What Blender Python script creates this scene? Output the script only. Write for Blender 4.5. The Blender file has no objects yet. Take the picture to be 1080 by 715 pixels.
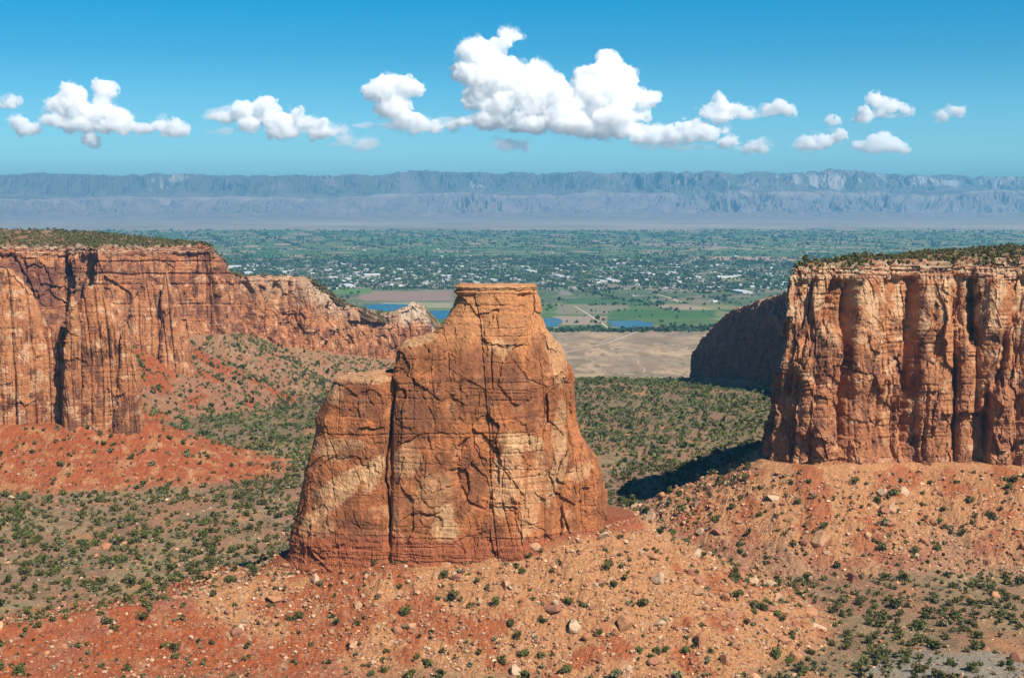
import bpy, bmesh, math, random, time
import numpy as np
from mathutils import Vector
T0 = time.time()
S = bpy.context.scene
rng = np.random.default_rng(7)
random.seed(7)
R = math.radians

# ------------------------------------------------------------------ camera
W0, H0, F0, YH = 1080.0, 715.0, 1500.0, 213.0      # survey of the photograph: focal length 1500 px, eye level on row 213
CAMZ = 400.0                                        # overlook is 400 m above the valley floor
PITCH = math.atan((H0/2-YH)/F0)
cd = bpy.data.cameras.new('camera'); cam = bpy.data.objects.new('camera', cd)
S.collection.objects.link(cam); S.camera = cam
cam.location = (0, 0, CAMZ); cam.rotation_euler = (math.pi/2-PITCH, 0, 0)
cd.sensor_width = 36; cd.lens = F0/W0*36; cd.clip_start = 1; cd.clip_end = 200000

# ------------------------------------------------------------------ light
SUN = Vector((0.60, -0.75, 1.0)).normalized()
w = bpy.data.worlds.new('World'); S.world = w; w.use_nodes = True
nt = w.node_tree; bg = nt.nodes['Background']
sky = nt.nodes.new('ShaderNodeTexSky'); sky.sky_type = 'NISHITA'; sky.sun_disc = False
sky.sun_elevation = math.asin(SUN.z); sky.sun_rotation = math.atan2(SUN.x, SUN.y)
sky.altitude = 1700; sky.air_density = 1.0; sky.dust_density = 0.3; sky.ozone_density = 3.0
tint = nt.nodes.new('ShaderNodeMix'); tint.data_type = 'RGBA'; tint.blend_type = 'MULTIPLY'; tint.inputs[0].default_value = 1.0
tc = nt.nodes.new('ShaderNodeTexCoord'); sx_ = nt.nodes.new('ShaderNodeSeparateXYZ'); rp = nt.nodes.new('ShaderNodeValToRGB')
nt.links.new(tc.outputs['Generated'], sx_.inputs[0]); nt.links.new(sx_.outputs[2], rp.inputs[0])   # deeper blue with height, a real sky gradient by direction
for k_, (p_, c_) in enumerate(((0.0, (0.68, 0.98, 1.0)), (0.032, (0.52, 0.90, 1.0)), (0.10, (0.135, 0.625, 0.785)), (0.14, (0.006, 0.60, 0.80)), (0.5, (0.05, 0.42, 0.72)))):
    el = rp.color_ramp.elements[k_] if k_ < 2 else rp.color_ramp.elements.new(p_)
    el.position = p_; el.color = (*c_, 1)
nt.links.new(rp.outputs[0], tint.inputs[7])
nt.links.new(sky.outputs[0], tint.inputs[6]); nt.links.new(tint.outputs[2], bg.inputs[0])
bg.inputs[1].default_value = 0.077
sd = bpy.data.lights.new('sun', 'SUN'); sun = bpy.data.objects.new('sun', sd); S.collection.objects.link(sun)
sd.energy = 5.0; sd.angle = R(0.5); sd.color = (1.0, 0.93, 0.82)
sun.rotation_euler = SUN.to_track_quat('Z', 'Y').to_euler()
sun.location = (300, -300, 900)
S.view_settings.view_transform = 'Standard'; S.view_settings.look = 'None'; S.view_settings.gamma = 1
S.view_settings.exposure = 0.75
S.render.engine = 'CYCLES'
S.cycles.max_bounces = 34; S.cycles.volume_bounces = 32; S.cycles.transparent_max_bounces = 12
HAZE_DENSITY = 3.9e-5; CLOUD_DENSITY = 0.0070

# ------------------------------------------------------------------ survey helpers
def at(px, py, D):
    """point on the ray of photo pixel (px,py) at forward distance D"""
    u = (np.asarray(px, float)-W0/2)/F0; v = (H0/2-np.asarray(py, float))/F0
    c, s = math.cos(PITCH), math.sin(PITCH)
    fy = c+v*s; fz = v*c-s
    return u/fy*D, D+0*u, CAMZ+fz/fy*D
def proj(x, y, z):
    c, s = math.cos(PITCH), math.sin(PITCH)
    z = z-CAMZ; d = y*c-z*s; h = y*s+z*c
    return W0/2+F0*x/d, H0/2-F0*h/d
# ------------------------------------------------------------------ numpy noise
_p = np.random.default_rng(11).permutation(256).astype(np.int64)
_g = np.random.default_rng(12).normal(size=(256, 3)); _g /= np.linalg.norm(_g, axis=1)[:, None]
_p32 = _p.astype(np.int32); _g32 = [np.ascontiguousarray(_g[:, k], dtype=np.float32) for k in range(3)]
def pn2(x, y, zs):
    x, y = np.broadcast_arrays(np.asarray(x, np.float32), np.asarray(y, np.float32))
    xi = np.floor(x).astype(np.int32); yi = np.floor(y).astype(np.int32); xf = x-xi; yf = y-yi
    q = int(math.floor(zs*7.31+0.5)); P32, G32 = _p32, _g32
    u = xf*xf*xf*(xf*(xf*6-15)+10); v = yf*yf*yf*(yf*(yf*6-15)+10); o = []
    for i in (0, 1):
        a = P32[(xi+(i+q*5)) & 255]
        for j in (0, 1):
            g = P32[(a+yi+(j+q*3)) & 255]
            o.append(G32[0][g]*(xf-i)+G32[1][g]*(yf-j))
    a = o[0]+(o[1]-o[0])*v; b = o[2]+(o[3]-o[2])*v
    return (a+(b-a)*u)*1.45
def pn(x, y, z=0.0):
    if np.ndim(z) == 0: return pn2(x, y, float(z))
    x, y, z = np.broadcast_arrays(np.asarray(x, np.float32), np.asarray(y, np.float32), np.asarray(z, np.float32))
    return pn3(x, y, z)
def pn3(x, y, z):
    xi = np.floor(x).astype(np.int32); yi = np.floor(y).astype(np.int32); zi = np.floor(z).astype(np.int32)
    xf = x-xi; yf = y-yi; zf = z-zi; P32, G32 = _p32, _g32
    u = xf*xf*xf*(xf*(xf*6-15)+10); v = yf*yf*yf*(yf*(yf*6-15)+10); w_ = zf*zf*zf*(zf*(zf*6-15)+10); o = []
    for i in (0, 1):
        a = P32[(xi+i) & 255]
        for j in (0, 1):
            b = P32[(a+yi+j) & 255]; r = []
            for k in (0, 1):
                g = P32[(b+zi+k) & 255]; r.append(G32[0][g]*(xf-i)+G32[1][g]*(yf-j)+G32[2][g]*(zf-k))
            o.append(r[0]+(r[1]-r[0])*w_)
    a = o[0]+(o[1]-o[0])*v; b = o[2]+(o[3]-o[2])*v
    return (a+(b-a)*u)*1.6
def pn_old(x, y, z=0.0):
    x, y, z = np.broadcast_arrays(np.asarray(x, float), np.asarray(y, float), np.asarray(z, float))
    xi = np.floor(x).astype(np.int64); yi = np.floor(y).astype(np.int64); zi = np.floor(z).astype(np.int64)
    xf = x-xi; yf = y-yi; zf = z-zi
    u = xf*xf*xf*(xf*(xf*6-15)+10); v = yf*yf*yf*(yf*(yf*6-15)+10); ww = zf*zf*zf*(zf*(zf*6-15)+10)
    out = 0
    for i in (0, 1):
        a = _p[(xi+i) & 255]
        for j in (0, 1):
            b = _p[(a+yi+j) & 255]
            for k in (0, 1):
                g = _g[_p[(b+zi+k) & 255]]
                d = g[..., 0]*(xf-i)+g[..., 1]*(yf-j)+g[..., 2]*(zf-k)
                out = out+d*(u if i else 1-u)*(v if j else 1-v)*(ww if k else 1-ww)
    return out*1.6
def fbm(x, y, z=0.0, o=4, lac=2.03, g=0.5):
    a = 1.0; s = 0; n = 0
    x = np.asarray(x, float)
    for i in range(o):
        s = s+a*pn(x+17.3*i, y+5.1*i, z+9.7*i); n += a; a *= g
        x = x*lac; y = np.asarray(y)*lac; z = np.asarray(z)*lac
    return s/n*1.4
def h1(i, k=0):
    i = np.asarray(i).astype(np.int64)
    return _p[(_p[(i+37*k) & 255]+(i >> 8)+91*k) & 255]/255.0
def h2(i, j, k=0):
    i = np.asarray(i).astype(np.int64); j = np.asarray(j).astype(np.int64)
    return _p[(_p[(_p[(i+13*k) & 255]+j) & 255]+(i >> 8)*7+29*k) & 255]/255.0
def cells2(x, y, jit=0.85):
    """2-D Worley: nearest, second nearest distance, id of nearest"""
    xi = np.floor(x).astype(np.int64); yi = np.floor(y).astype(np.int64)
    f1 = np.full(x.shape, 9.0); f2 = f1.copy(); idx = np.zeros(x.shape, np.int64); idy = idx.copy()
    for i in (-1, 0, 1):
        for j in (-1, 0, 1):
            cx = xi+i; cy = yi+j
            dx = cx+0.5+jit*(h2(cx, cy, 1)-0.5)-x; dy = cy+0.5+jit*(h2(cx, cy, 2)-0.5)-y
            d = np.sqrt(dx*dx+dy*dy)
            m = d < f1
            f2 = np.where(m, f1, np.minimum(f2, d)); idx = np.where(m, cx, idx); idy = np.where(m, cy, idy)
            f1 = np.where(m, d, f1)
    return f1, f2, h2(idx, idy, 5)
def facets(x, y, seed=0, tilt=1.0, crack=0.0, cw=0.05):
    """piecewise flat plates, every plate with its own offset and tilt (about -1..1), cracks between them"""
    x = x+seed*7.3; y = y+seed*3.9
    xi = np.floor(x).astype(np.int32); yi = np.floor(y).astype(np.int32)
    f1 = np.full(x.shape, 9.0, np.float32); f2 = f1.copy(); ox = f1.copy(); oy = f1.copy(); ix = xi.copy(); iy = yi.copy()
    for i in (-1, 0, 1):
        for j in (-1, 0, 1):
            cx = xi+i; cy = yi+j
            dx = x-(cx+0.5+0.9*(h2(cx, cy, 1)-0.5)); dy = y-(cy+0.5+0.9*(h2(cx, cy, 2)-0.5))
            d = np.maximum(np.abs(dx), np.abs(dy))*0.6+0.4*(np.abs(dx)+np.abs(dy)*0.8); m = d < f1
            f2 = np.where(m, f1, np.minimum(f2, d)); ox = np.where(m, dx, ox); oy = np.where(m, dy, oy); ix = np.where(m, cx, ix); iy = np.where(m, cy, iy); f1 = np.where(m, d, f1)
    o = (h2(ix, iy, 5)-0.5)*2+tilt*((h2(ix, iy, 6)-0.5)*2.4*ox+(h2(ix, iy, 7)-0.5)*2.0*oy)
    if crack: o = o-crack*np.exp(-((f2-f1)/cw)**2)*(h2(ix, iy, 9) > 0.45)
    return o
def cells1(x, jit=0.8, seed=0):
    xi = np.floor(x).astype(np.int64)
    f1 = np.full(x.shape, 9.0); f2 = f1.copy(); idx = xi.copy()
    for i in (-1, 0, 1):
        cx = xi+i; d = np.abs(cx+0.5+jit*(h1(cx, 1+seed)-0.5)-x); m = d < f1
        f2 = np.where(m, f1, np.minimum(f2, d)); idx = np.where(m, cx, idx); f1 = np.where(m, d, f1)
    return f1, f2, idx
def ss(a, b, x):
    t = np.clip((np.asarray(x, float)-a)/(b-a), 0, 1); return t*t*(3-2*t)
def lerp(a, b, t): return a+(b-a)*t
def mixc(c, col, m):
    return c*(1-m[..., None])+np.array(col, float)*m[..., None]
def segdist(x, y, pts):
    """distance to polyline, plus parameter (index+fraction) of the nearest point"""
    best = np.full(np.shape(x), 1e9); par = np.zeros(np.shape(x))
    for i in range(len(pts)-1):
        ax, ay = pts[i][0], pts[i][1]; bx, by = pts[i+1][0], pts[i+1][1]
        dx, dy = bx-ax, by-ay; L = dx*dx+dy*dy+1e-9
        t = np.clip(((x-ax)*dx+(y-ay)*dy)/L, 0, 1)
        d = np.hypot(x-ax-t*dx, y-ay-t*dy); m = d < best
        best = np.where(m, d, best); par = np.where(m, i+t, par)
    return best, par
# ------------------------------------------------------------------ mesh helpers
C = S.collection
ALB = 0.56   # survey tones to real-world base colours at this exposure
def mesh_np(name, V, Fq, mat=None, col=None, smooth=False, parent=None, link=True, ft=None):
    me = bpy.data.meshes.new(name)
    V = np.ascontiguousarray(V, dtype=np.float32); Fq = np.ascontiguousarray(Fq, dtype=np.int32)
    n, k = Fq.shape
    me.vertices.add(len(V)); me.vertices.foreach_set('co', V.ravel())
    me.loops.add(n*k); me.loops.foreach_set('vertex_index', Fq.ravel())
    me.polygons.add(n); me.polygons.foreach_set('loop_start', np.arange(0, n*k, k, dtype=np.int32))
    me.polygons.foreach_set('use_smooth', np.full(n, smooth, dtype=bool))
    me.update(calc_edges=True)
    if col is not None:
        a = me.color_attributes.new('Col', 'FLOAT_COLOR', 'POINT')
        c4 = np.ones((len(V), 4), np.float32); c4[:, :3] = np.clip(col, 0.003, 0.95)*ALB; a.data.foreach_set('color', c4.ravel())
    if mat: me.materials.append(mat)
    o = bpy.data.objects.new(name, me)
    if link: C.objects.link(o)
    if parent: o.parent = parent
    return o
def grid_faces(nr, nc, wrap=False):
    r = np.arange(nr-1)[:, None]; c = np.arange(nc if wrap else nc-1)[None, :]; c2 = (c+1) % nc
    f = np.stack([r*nc+c, r*nc+c2, (r+1)*nc+c2, (r+1)*nc+c], -1).reshape(-1, 4)
    return f
def tag(o, label=None, cat=None, group=None, kind=None):
    if label: o['label'] = label
    if cat: o['category'] = cat
    if group: o['group'] = group
    if kind: o['kind'] = kind
    return o
def empty(name, loc=(0, 0, 0)):
    o = bpy.data.objects.new(name, None); C.objects.link(o); o.location = loc; o.empty_display_size = 2; return o
# ------------------------------------------------------------------ materials
def mat_attr(name, s1=1.0, s2=0.2, amp=0.35, rough=0.95, bump=0.5, bdist=0.3, stretch=(1, 1, 1)):
    m = bpy.data.materials.new(name); m.use_nodes = True; t = m.node_tree; N = t.nodes; L = t.links
    b = N['Principled BSDF']; b.inputs['Roughness'].default_value = rough; b.inputs['Specular IOR Level'].default_value = 0.15
    a = N.new('ShaderNodeAttribute'); a.attribute_name = 'Col'
    g = N.new('ShaderNodeNewGeometry'); mp = N.new('ShaderNodeMapping'); mp.inputs['Scale'].default_value = stretch
    L.new(g.outputs['Position'], mp.inputs['Vector'])
    n1 = N.new('ShaderNodeTexNoise'); n1.inputs['Scale'].default_value = 1/s1; n1.inputs['Detail'].default_value = 5; n1.inputs['Roughness'].default_value = 0.65
    n2 = N.new('ShaderNodeTexNoise'); n2.inputs['Scale'].default_value = 1/s2; n2.inputs['Detail'].default_value = 3
    for n in (n1, n2): L.new(mp.outputs[0], n.inputs['Vector'])
    r = N.new('ShaderNodeMapRange'); r.inputs[1].default_value = 0.25; r.inputs[2].default_value = 0.75
    r.inputs[3].default_value = 1-amp; r.inputs[4].default_value = 1+amp; L.new(n1.outputs[0], r.inputs[0])
    mu = N.new('ShaderNodeMix'); mu.data_type = 'RGBA'; mu.blend_type = 'MULTIPLY'; mu.inputs[0].default_value = 1
    L.new(a.outputs['Color'], mu.inputs[6]); L.new(r.outputs[0], mu.inputs[7]); L.new(mu.outputs[2], b.inputs['Base Color'])
    if bump:
        ad = N.new('ShaderNodeMath'); ad.operation = 'ADD'; L.new(n1.outputs[0], ad.inputs[0]); L.new(n2.outputs[0], ad.inputs[1])
        bp = N.new('ShaderNodeBump'); bp.inputs['Strength'].default_value = bump; bp.inputs['Distance'].default_value = bdist
        L.new(ad.outputs[0], bp.inputs['Height']); L.new(bp.outputs[0], b.inputs['Normal'])
    return m
M_rock = mat_attr('sandstone', 2.2, 0.5, 0.30, bump=0.7, bdist=0.9, stretch=(1, 1, 0.6))
M_rockfar = mat_attr('distant_sandstone', 5, 1.5, 0.25, bump=0.5, bdist=1.5, stretch=(1, 1, 0.5))
M_soil = mat_attr('desert_soil', 1.3, 0.45, 0.52, bump=0.9, bdist=0.9)
M_val = mat_attr('valley_ground', 60, 12, 0.12, bump=0)
M_mtn = mat_attr('mountain_shale', 300, 60, 0.15, bump=0)
M_boulder = mat_attr('boulder_stone', 1.3, 0.3, 0.3, bump=0.6, bdist=0.3)
def mat_leaf(name, c1, c2, sc=0.6):
    m = bpy.data.materials.new(name); m.use_nodes = True; t = m.node_tree; N = t.nodes; L = t.links
    b = N['Principled BSDF']; b.inputs['Roughness'].default_value = 0.9; b.inputs['Specular IOR Level'].default_value = 0.1
    g = N.new('ShaderNodeNewGeometry'); n = N.new('ShaderNodeTexNoise'); n.inputs['Scale'].default_value = sc; n.inputs['Detail'].default_value = 2
    L.new(g.outputs['Position'], n.inputs['Vector'])
    ri = N.new('ShaderNodeMath'); ri.operation = 'ADD'; ri.inputs[1].default_value = 0
    L.new(n.outputs[0], ri.inputs[0])
    r = N.new('ShaderNodeValToRGB'); r.color_ramp.elements[0].position = 0.36; r.color_ramp.elements[1].position = 0.64
    r.color_ramp.elements[0].color = (*c1, 1); r.color_ramp.elements[1].color = (*c2, 1)
    L.new(ri.outputs[0], r.inputs[0]); L.new(r.outputs[0], b.inputs['Base Color'])
    return m
def mat_plain(name, c, rough=0.9, amp=0.2, s=1.0):
    m = bpy.data.materials.new(name); m.use_nodes = True; t = m.node_tree; N = t.nodes; L = t.links
    b = N['Principled BSDF']; b.inputs['Roughness'].default_value = rough
    g = N.new('ShaderNodeNewGeometry'); n = N.new('ShaderNodeTexNoise'); n.inputs['Scale'].default_value = 1/s; n.inputs['Detail'].default_value = 3
    L.new(g.outputs['Position'], n.inputs['Vector'])
    r = N.new('ShaderNodeValToRGB'); r.color_ramp.elements[0].position = 0.3; r.color_ramp.elements[1].position = 0.7
    r.color_ramp.elements[0].color = (*[x*(1-amp) for x in c], 1); r.color_ramp.elements[1].color = (*[min(1, x*(1+amp)) for x in c], 1)
    L.new(n.outputs[0], r.inputs[0]); L.new(r.outputs[0], b.inputs['Base Color'])
    return m
M_bark = mat_plain('juniper_bark', (0.16, 0.11, 0.08), s=0.2)

# ------------------------------------------------------------------ colours of the rock
ORANGE = (0.66, 0.285, 0.125); DEEP = (0.50, 0.18, 0.08); VARN = (0.20, 0.082, 0.048); PALE = (0.84, 0.50, 0.29)
CREAM = (0.80, 0.60, 0.40); REDSOIL = (0.50, 0.135, 0.05); TANSOIL = (0.66, 0.315, 0.14); GREYSOIL = (0.47, 0.29, 0.17); DRY = (0.46, 0.35, 0.18)
def rock_color(P, s, z, zrel, seed=0.0, varn=0.5, pale=0.5):
    """P positions, s running length, z height, zrel 0 foot .. 1 rim: bedding tints, desert varnish streaks, spalled pale patches"""
    x, y = P[..., 0], P[..., 1]
    c = np.empty(P.shape); c[...] = ORANGE
    big = fbm(x/26+seed, y/26, z/26, 4)
    c = mixc(c, DEEP, ss(-0.15, 0.4, big)*0.75)
    bed = fbm(z/2.3+seed*3+0.25*pn(s/30, z/20), s/160, 0, 4)
    c = c*(1+0.20*bed)[..., None]
    streak = fbm(x/2.6+seed, y/2.6, z/30, 4); patch = fbm(x/14, y/14+seed, z/20+4, 5)
    v = ss(0.0, 0.14, patch+0.55*streak+(varn-0.5)*0.8-0.10)
    c = mixc(c, VARN, v*0.80)
    fine = fbm(x/1.4, y/1.4+seed, z/9, 3)
    v2 = ss(0.25, 0.5, fine+0.3*patch); c = mixc(c, VARN, v2*0.45)
    pl = fbm(x/11+8, y/11+seed, z/8+2, 5)+0.25*streak
    p = ss(0.14, 0.24, pl+(pale-0.5)*0.8-0.12); c = mixc(c, PALE, p*0.8*(1-0.6*v))
    return c
def joints(s, z, P, seed=0.0, col_w=13.0, col_a=4.0, slab=1.4, fine=0.45, dome=0.0):
    """outward displacement of jointed massive sandstone in metres"""
    sw = s+2.5*pn(s/22+seed, z/60)+0.8*pn(s/7+seed, z/30)
    f1, f2, idx = cells1(sw/col_w+seed*3.1)
    e = np.clip(f2-f1, 0, 1)
    bul = 1-(1-np.minimum(e*1.6, 1))**2.2
    a = col_a*np.clip(0.6+1.0*pn(s/55+seed, z/110), 0.05, 1.5)
    d = a*(bul-0.6)+(h1(idx, 3)-0.5)*col_a*1.2
    g1, g2, idy = cells1(sw/(col_w*0.31)+seed*1.7+9)
    e2 = np.clip(g2-g1, 0, 1); zone_ = ss(-0.05, 0.3, pn(s/34+4+seed, z/30))
    d = d+0.30*a*(1-(1-np.minimum(e2*2, 1))**2-0.6+1.2*(h1(idy, 4)-0.5))*zone_
    wx = 0.13*pn(s/9, z/9); wz = 0.13*pn(s/8+5, z/11)
    sm = ss(-0.25, 0.15, pn(s/30+seed*2, z/24+9))
    d = d+slab*facets(s/11+wx, z/19+wz, int(seed*10), 1.0, 0.15, 0.03)
    d = d+slab*0.42*facets(s/4.2+wx*2, z/6.5+wz*2, int(seed*10)+3, 1.2, 0.15, 0.05)*(0.35+0.65*sm)
    d = d+slab*0.16*facets(s/1.5+wx*3, z/1.9+wz*3, int(seed*10)+7, 1.0, 0.2, 0.08)*(0.3+0.7*sm)
    zz = z+1.2*pn(s/70+seed, 0.3)
    b = pn(zz/2.1+seed*5, s/200)
    d = d+0.22*slab*np.clip(b*3, -1, 1)*ss(-0.1, 0.3, pn(s/40, z/30+7))
    b2 = pn(zz/9.0+seed*7, s/300); d = d-0.6*np.exp(-(b2/0.03)**2)*ss(-0.2, 0.2, pn(s/25, 3))
    d = d+fine*1.5*fbm(P[..., 0]/7+seed, P[..., 1]/7, z/9, 2)+fine*0.7*fbm(P[..., 0]/1.7+seed, P[..., 1]/1.7, z/1.5, 2)
    return d
def groove(px, py, pts, wd, dep):
    m = np.zeros(px.shape)
    x0 = min(p[0] for p in pts)-4*wd; x1 = max(p[0] for p in pts)+4*wd; y0 = min(p[1] for p in pts)-4*wd; y1 = max(p[1] for p in pts)+4*wd
    k = (px > x0) & (px < x1) & (py > y0) & (py < y1)
    if k.any():
        qx, qy = px[k], py[k]
        jx = qx+2.2*wd**0.5*0.6*pn(qy/7, qx/30)
        d, t = segdist(jx, qy, pts); t = t/(len(pts)-1)
        m[k] = dep*np.exp(-(d/wd)**2)*np.clip(4*np.minimum(t, 1-t)+0.35, 0, 1)
    return m
def poly_mask(px, py, cx, cy, rx, ry, ang=0, soft=0.25, seed=0):
    c, s = math.cos(ang), math.sin(ang); dx, dy = px-cx, py-cy
    r = np.hypot((dx*c+dy*s)/rx, (-dx*s+dy*c)/ry)+0.35*fbm(px/14+seed, py/14, seed, 3)
    return 1-ss(1-soft, 1+soft, r)

# ------------------------------------------------------------------ layout of the cliffs (plan line, foot height, rim height, point where the plateau behind ends)
def cp(px, D, pyb, pyt, back=None):
    x, y, zb = at(px, pyb, D); zt = at(px, pyt, D)[2]
    return (float(x), float(y), float(zb), float(zt))+tuple(back if back else ())
RIGHT = [  # far tip .. far shaded wall .. hidden recess .. near corner .. right, back = (x, y, z)
    cp(727, 2190, 398, 371, (430, 2450, 150)), cp(741, 2150, 398, 350, (450, 2400, 195)), cp(761, 2090, 398, 328, (480, 2300, 240)),
    cp(790, 2000, 400, 318, (520, 2200, 265)), cp(808, 1950, 406, 311, (540, 2100, 275)), cp(830, 1890, 412, 303, (560, 2050, 285)), cp(870, 1800, 414, 300, (600, 1950, 290)),
    cp(935, 1600, 425, 300, (640, 1700, 310)), cp(960, 1400, 440, 296, (560, 1500, 325)), cp(935, 1200, 450, 291, (420, 1240, 338)), cp(888, 1090, 460, 288, (300, 1120, 345)), cp(832, 1030, 466, 287, (262, 1085, 349)),
    cp(809, 985, 474, 286, (250, 1070, 350)), cp(814, 942, 486, 285, (268, 1100, 350)), cp(856, 928, 489, 284, (300, 1180, 350)),
    cp(905, 932, 487, 283, (360, 1260, 351)), cp(960, 948, 486, 283, (410, 1330, 352)), cp(1020, 940, 487, 281, (470, 1390, 353)),
    cp(1085, 930, 490, 280, (540, 1430, 354)), cp(1180, 915, 492, 278, (760, 1400, 355)), cp(1330, 870, 500, 274, (950, 1300, 356))]
LEFTBACK = [  # left to right then the lower spur running away
    cp(-230, 1500, 380, 255, (-1300, 2050, 349)), cp(-110, 1700, 372, 262, (-1200, 2300, 351)), cp(10, 1850, 366, 262, (-1000, 2500, 350)),
    cp(70, 1890, 366, 263, (-800, 2500, 348)), cp(100, 1830, 368, 262, (-700, 2450, 343)), cp(150, 1870, 362, 263, (-620, 2400, 338)), cp(200, 1900, 354, 261, (-500, 2300, 331)),
    cp(232, 1905, 350, 260, (-470, 2120, 326)), cp(242, 1935, 350, 272, (-440, 2100, 312)), cp(249, 1975, 350, 288, (-400, 2120, 270)), cp(260, 2030, 350, 291, (-380, 2150, 268)),
    cp(300, 2090, 366, 291, (-340, 2230, 262)), cp(328, 2110, 368, 292, (-290, 2230, 258)), cp(341, 2150, 370, 302, (-260, 2250, 235)),
    cp(358, 2200, 373, 320, (-230, 2290, 205)), cp(376, 2240, 375, 322, (-210, 2320, 200)), cp(394, 2300, 378, 327, (-190, 2370, 195)), cp(412, 2330, 379, 331, (-170, 2400, 190)),
    cp(440, 2350, 380, 319, (-150, 2410, 195)), cp(452, 2360, 380, 321, (-120, 2420, 190)), cp(459, 2380, 379, 345, (-110, 2430, 150)), cp(466, 2420, 378, 372, (-100, 2450, 130))]
MONY = 748.0
MONSEG = [(-104, 748, 212), (-60, 742, 221), (0, 738, 224), (30, 742, 230), (44, 750, 234)]
FINS = [(-500, 1195, 212), (-370, 1200, 213), (-322, 1210, 212)]
FINC = [(-500, 1600, 232), (-450, 1700, 232), (-425, 1790, 228)]
RIDGE = [(-330, 620, 190), (-262, 662, 197), (-205, 690, 200), (-163, 705, 202), (-135, 722, 207), (-110, 745, 212)]
def smax(a, b, k=5.0):
    h = np.clip(0.5+0.5*(a-b)/k, 0, 1); return b*(1-h)+a*h+k*h*(1-h)
def talus_of(x, y, pts, inner, slope, zi=2, conc=0.0012, run=170):
    d, t = segdist(x, y, pts); i = np.clip(t.astype(int), 0, len(pts)-2); f = t-i
    zb = np.array([p[zi] for p in pts]); z0 = zb[i]*(1-f)+zb[i+1]*f
    d = np.maximum(d-inner, 0); dd = np.minimum(d, run)
    return z0-slope*dd+conc*dd*dd-(d-dd)*0.42, d
def height(x, y, full=False):
    x = np.asarray(x, float); y = np.asarray(y, float)
    fl = np.interp(y, [0, 500, 650, 800, 1000, 1500, 1900, 2200, 2900, 3300, 15000, 20000, 25000, 32000],
                      [184, 183, 181, 178, 176, 162, 145, 124, 10, 0, 0, 15, 140, 200])
    near = 1-ss(2300, 2900, y)
    if y.size > 5000 and y.ndim == 2 and not full and y.min() > 3000: return fl
    a = ss(500, 900, np.abs(x)-0.05*y)
    fl = fl+near*(5.0*fbm(x/130, y/170, 3.3, 4)+1.3*fbm(x/24, y/30, 7.7, 3))+near*a*25
    # knoll by the canyon mouth, wash hollows
    fl = fl+near*(13*np.exp(-(((x-120)/75)**2+((y-1950)/150)**2))+5*np.exp(-(((x-235)/60)**2+((y-1800)/120)**2)))*(1+0.25*fbm(x/35, y/35, 1, 3))
    fl = fl-near*5*np.exp(-((x-(118+0.22*(y-700)+12*np.sin(y/60)))/16)**2)*ss(560, 640, y)
    z = fl; m = {}
    gul = fbm(x/20, y/20, 2, 4); rill = 1-np.clip(np.abs(fbm(x/9, y/13, 12, 3))*5, 0, 1); rough = fbm(x/4.5, y/4.5, 5, 3)
    tm, dm = talus_of(x, y, MONSEG, 21, 0.66, conc=0.0013, run=120)
    tr, dr = talus_of(x, y, RIGHT, 7, 0.66, conc=0.0012, run=130)
    tl, dl = talus_of(x, y, LEFTBACK, 4, 0.66, conc=0.0008)
    tf, df = talus_of(x, y, FINS, 16, 0.50, conc=0.0010, run=110)
    tc, dc = talus_of(x, y, FINC, 12, 0.72, conc=0.0014, run=100)
    tg, dg = talus_of(x, y, RIDGE, 2, 0.36, conc=0.0012, run=90)
    for nm, t_, d_, ga in (('m', tm, dm, 2.6), ('r', tr, dr, 5.0), ('l', tl, dl, 6.0), ('f', tf, df, 3.0), ('c', tc, dc, 5.0), ('g', tg, dg, 1.6)):
        t_ = t_+ga*gul*ss(2, 30, d_)+0.9*rough*ss(0, 8, d_)-0.9*rill*ss(3, 12, d_)+0.45*np.sin(t_*1.5+3*gul)*ss(1, 4, d_)*(1-ss(25, 60, d_))
        if nm == 'g': t_ = t_-1.5
        m[nm] = ss(-5, 4, t_-z) if nm != 'g' else ss(-7, 2, t_-z)
        z = np.where(near > 0, smax(t_, z, 4.0), z)
    # low spur sloping from the canyon mouth at the left
    z = z+near*0.35*rough
    return (z, m, dict(m=dm, r=dr, l=dl, f=df, c=dc, g=dg, fl=fl)) if full else z
def hit(px, py, D0=560, D1=3000, n=900):
    """first crossing of photo rays with the terrain"""
    px = np.asarray(px, float); py = np.asarray(py, float)
    Ds = np.geomspace(D0, D1, n); out = np.full(px.shape, np.nan)
    for i in range(0, len(px), 400):
        X, Y, Z = at(px[i:i+400, None], py[i:i+400, None], Ds[None, :])
        h = height(X, Y+0*X); below = Z < h; f = below.argmax(1); out[i:i+400] = np.where(below.any(1), Ds[f], np.nan)
    X, Y, Z = at(px, py, out); return X, out, height(X, np.nan_to_num(out, nan=1000.))

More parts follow.
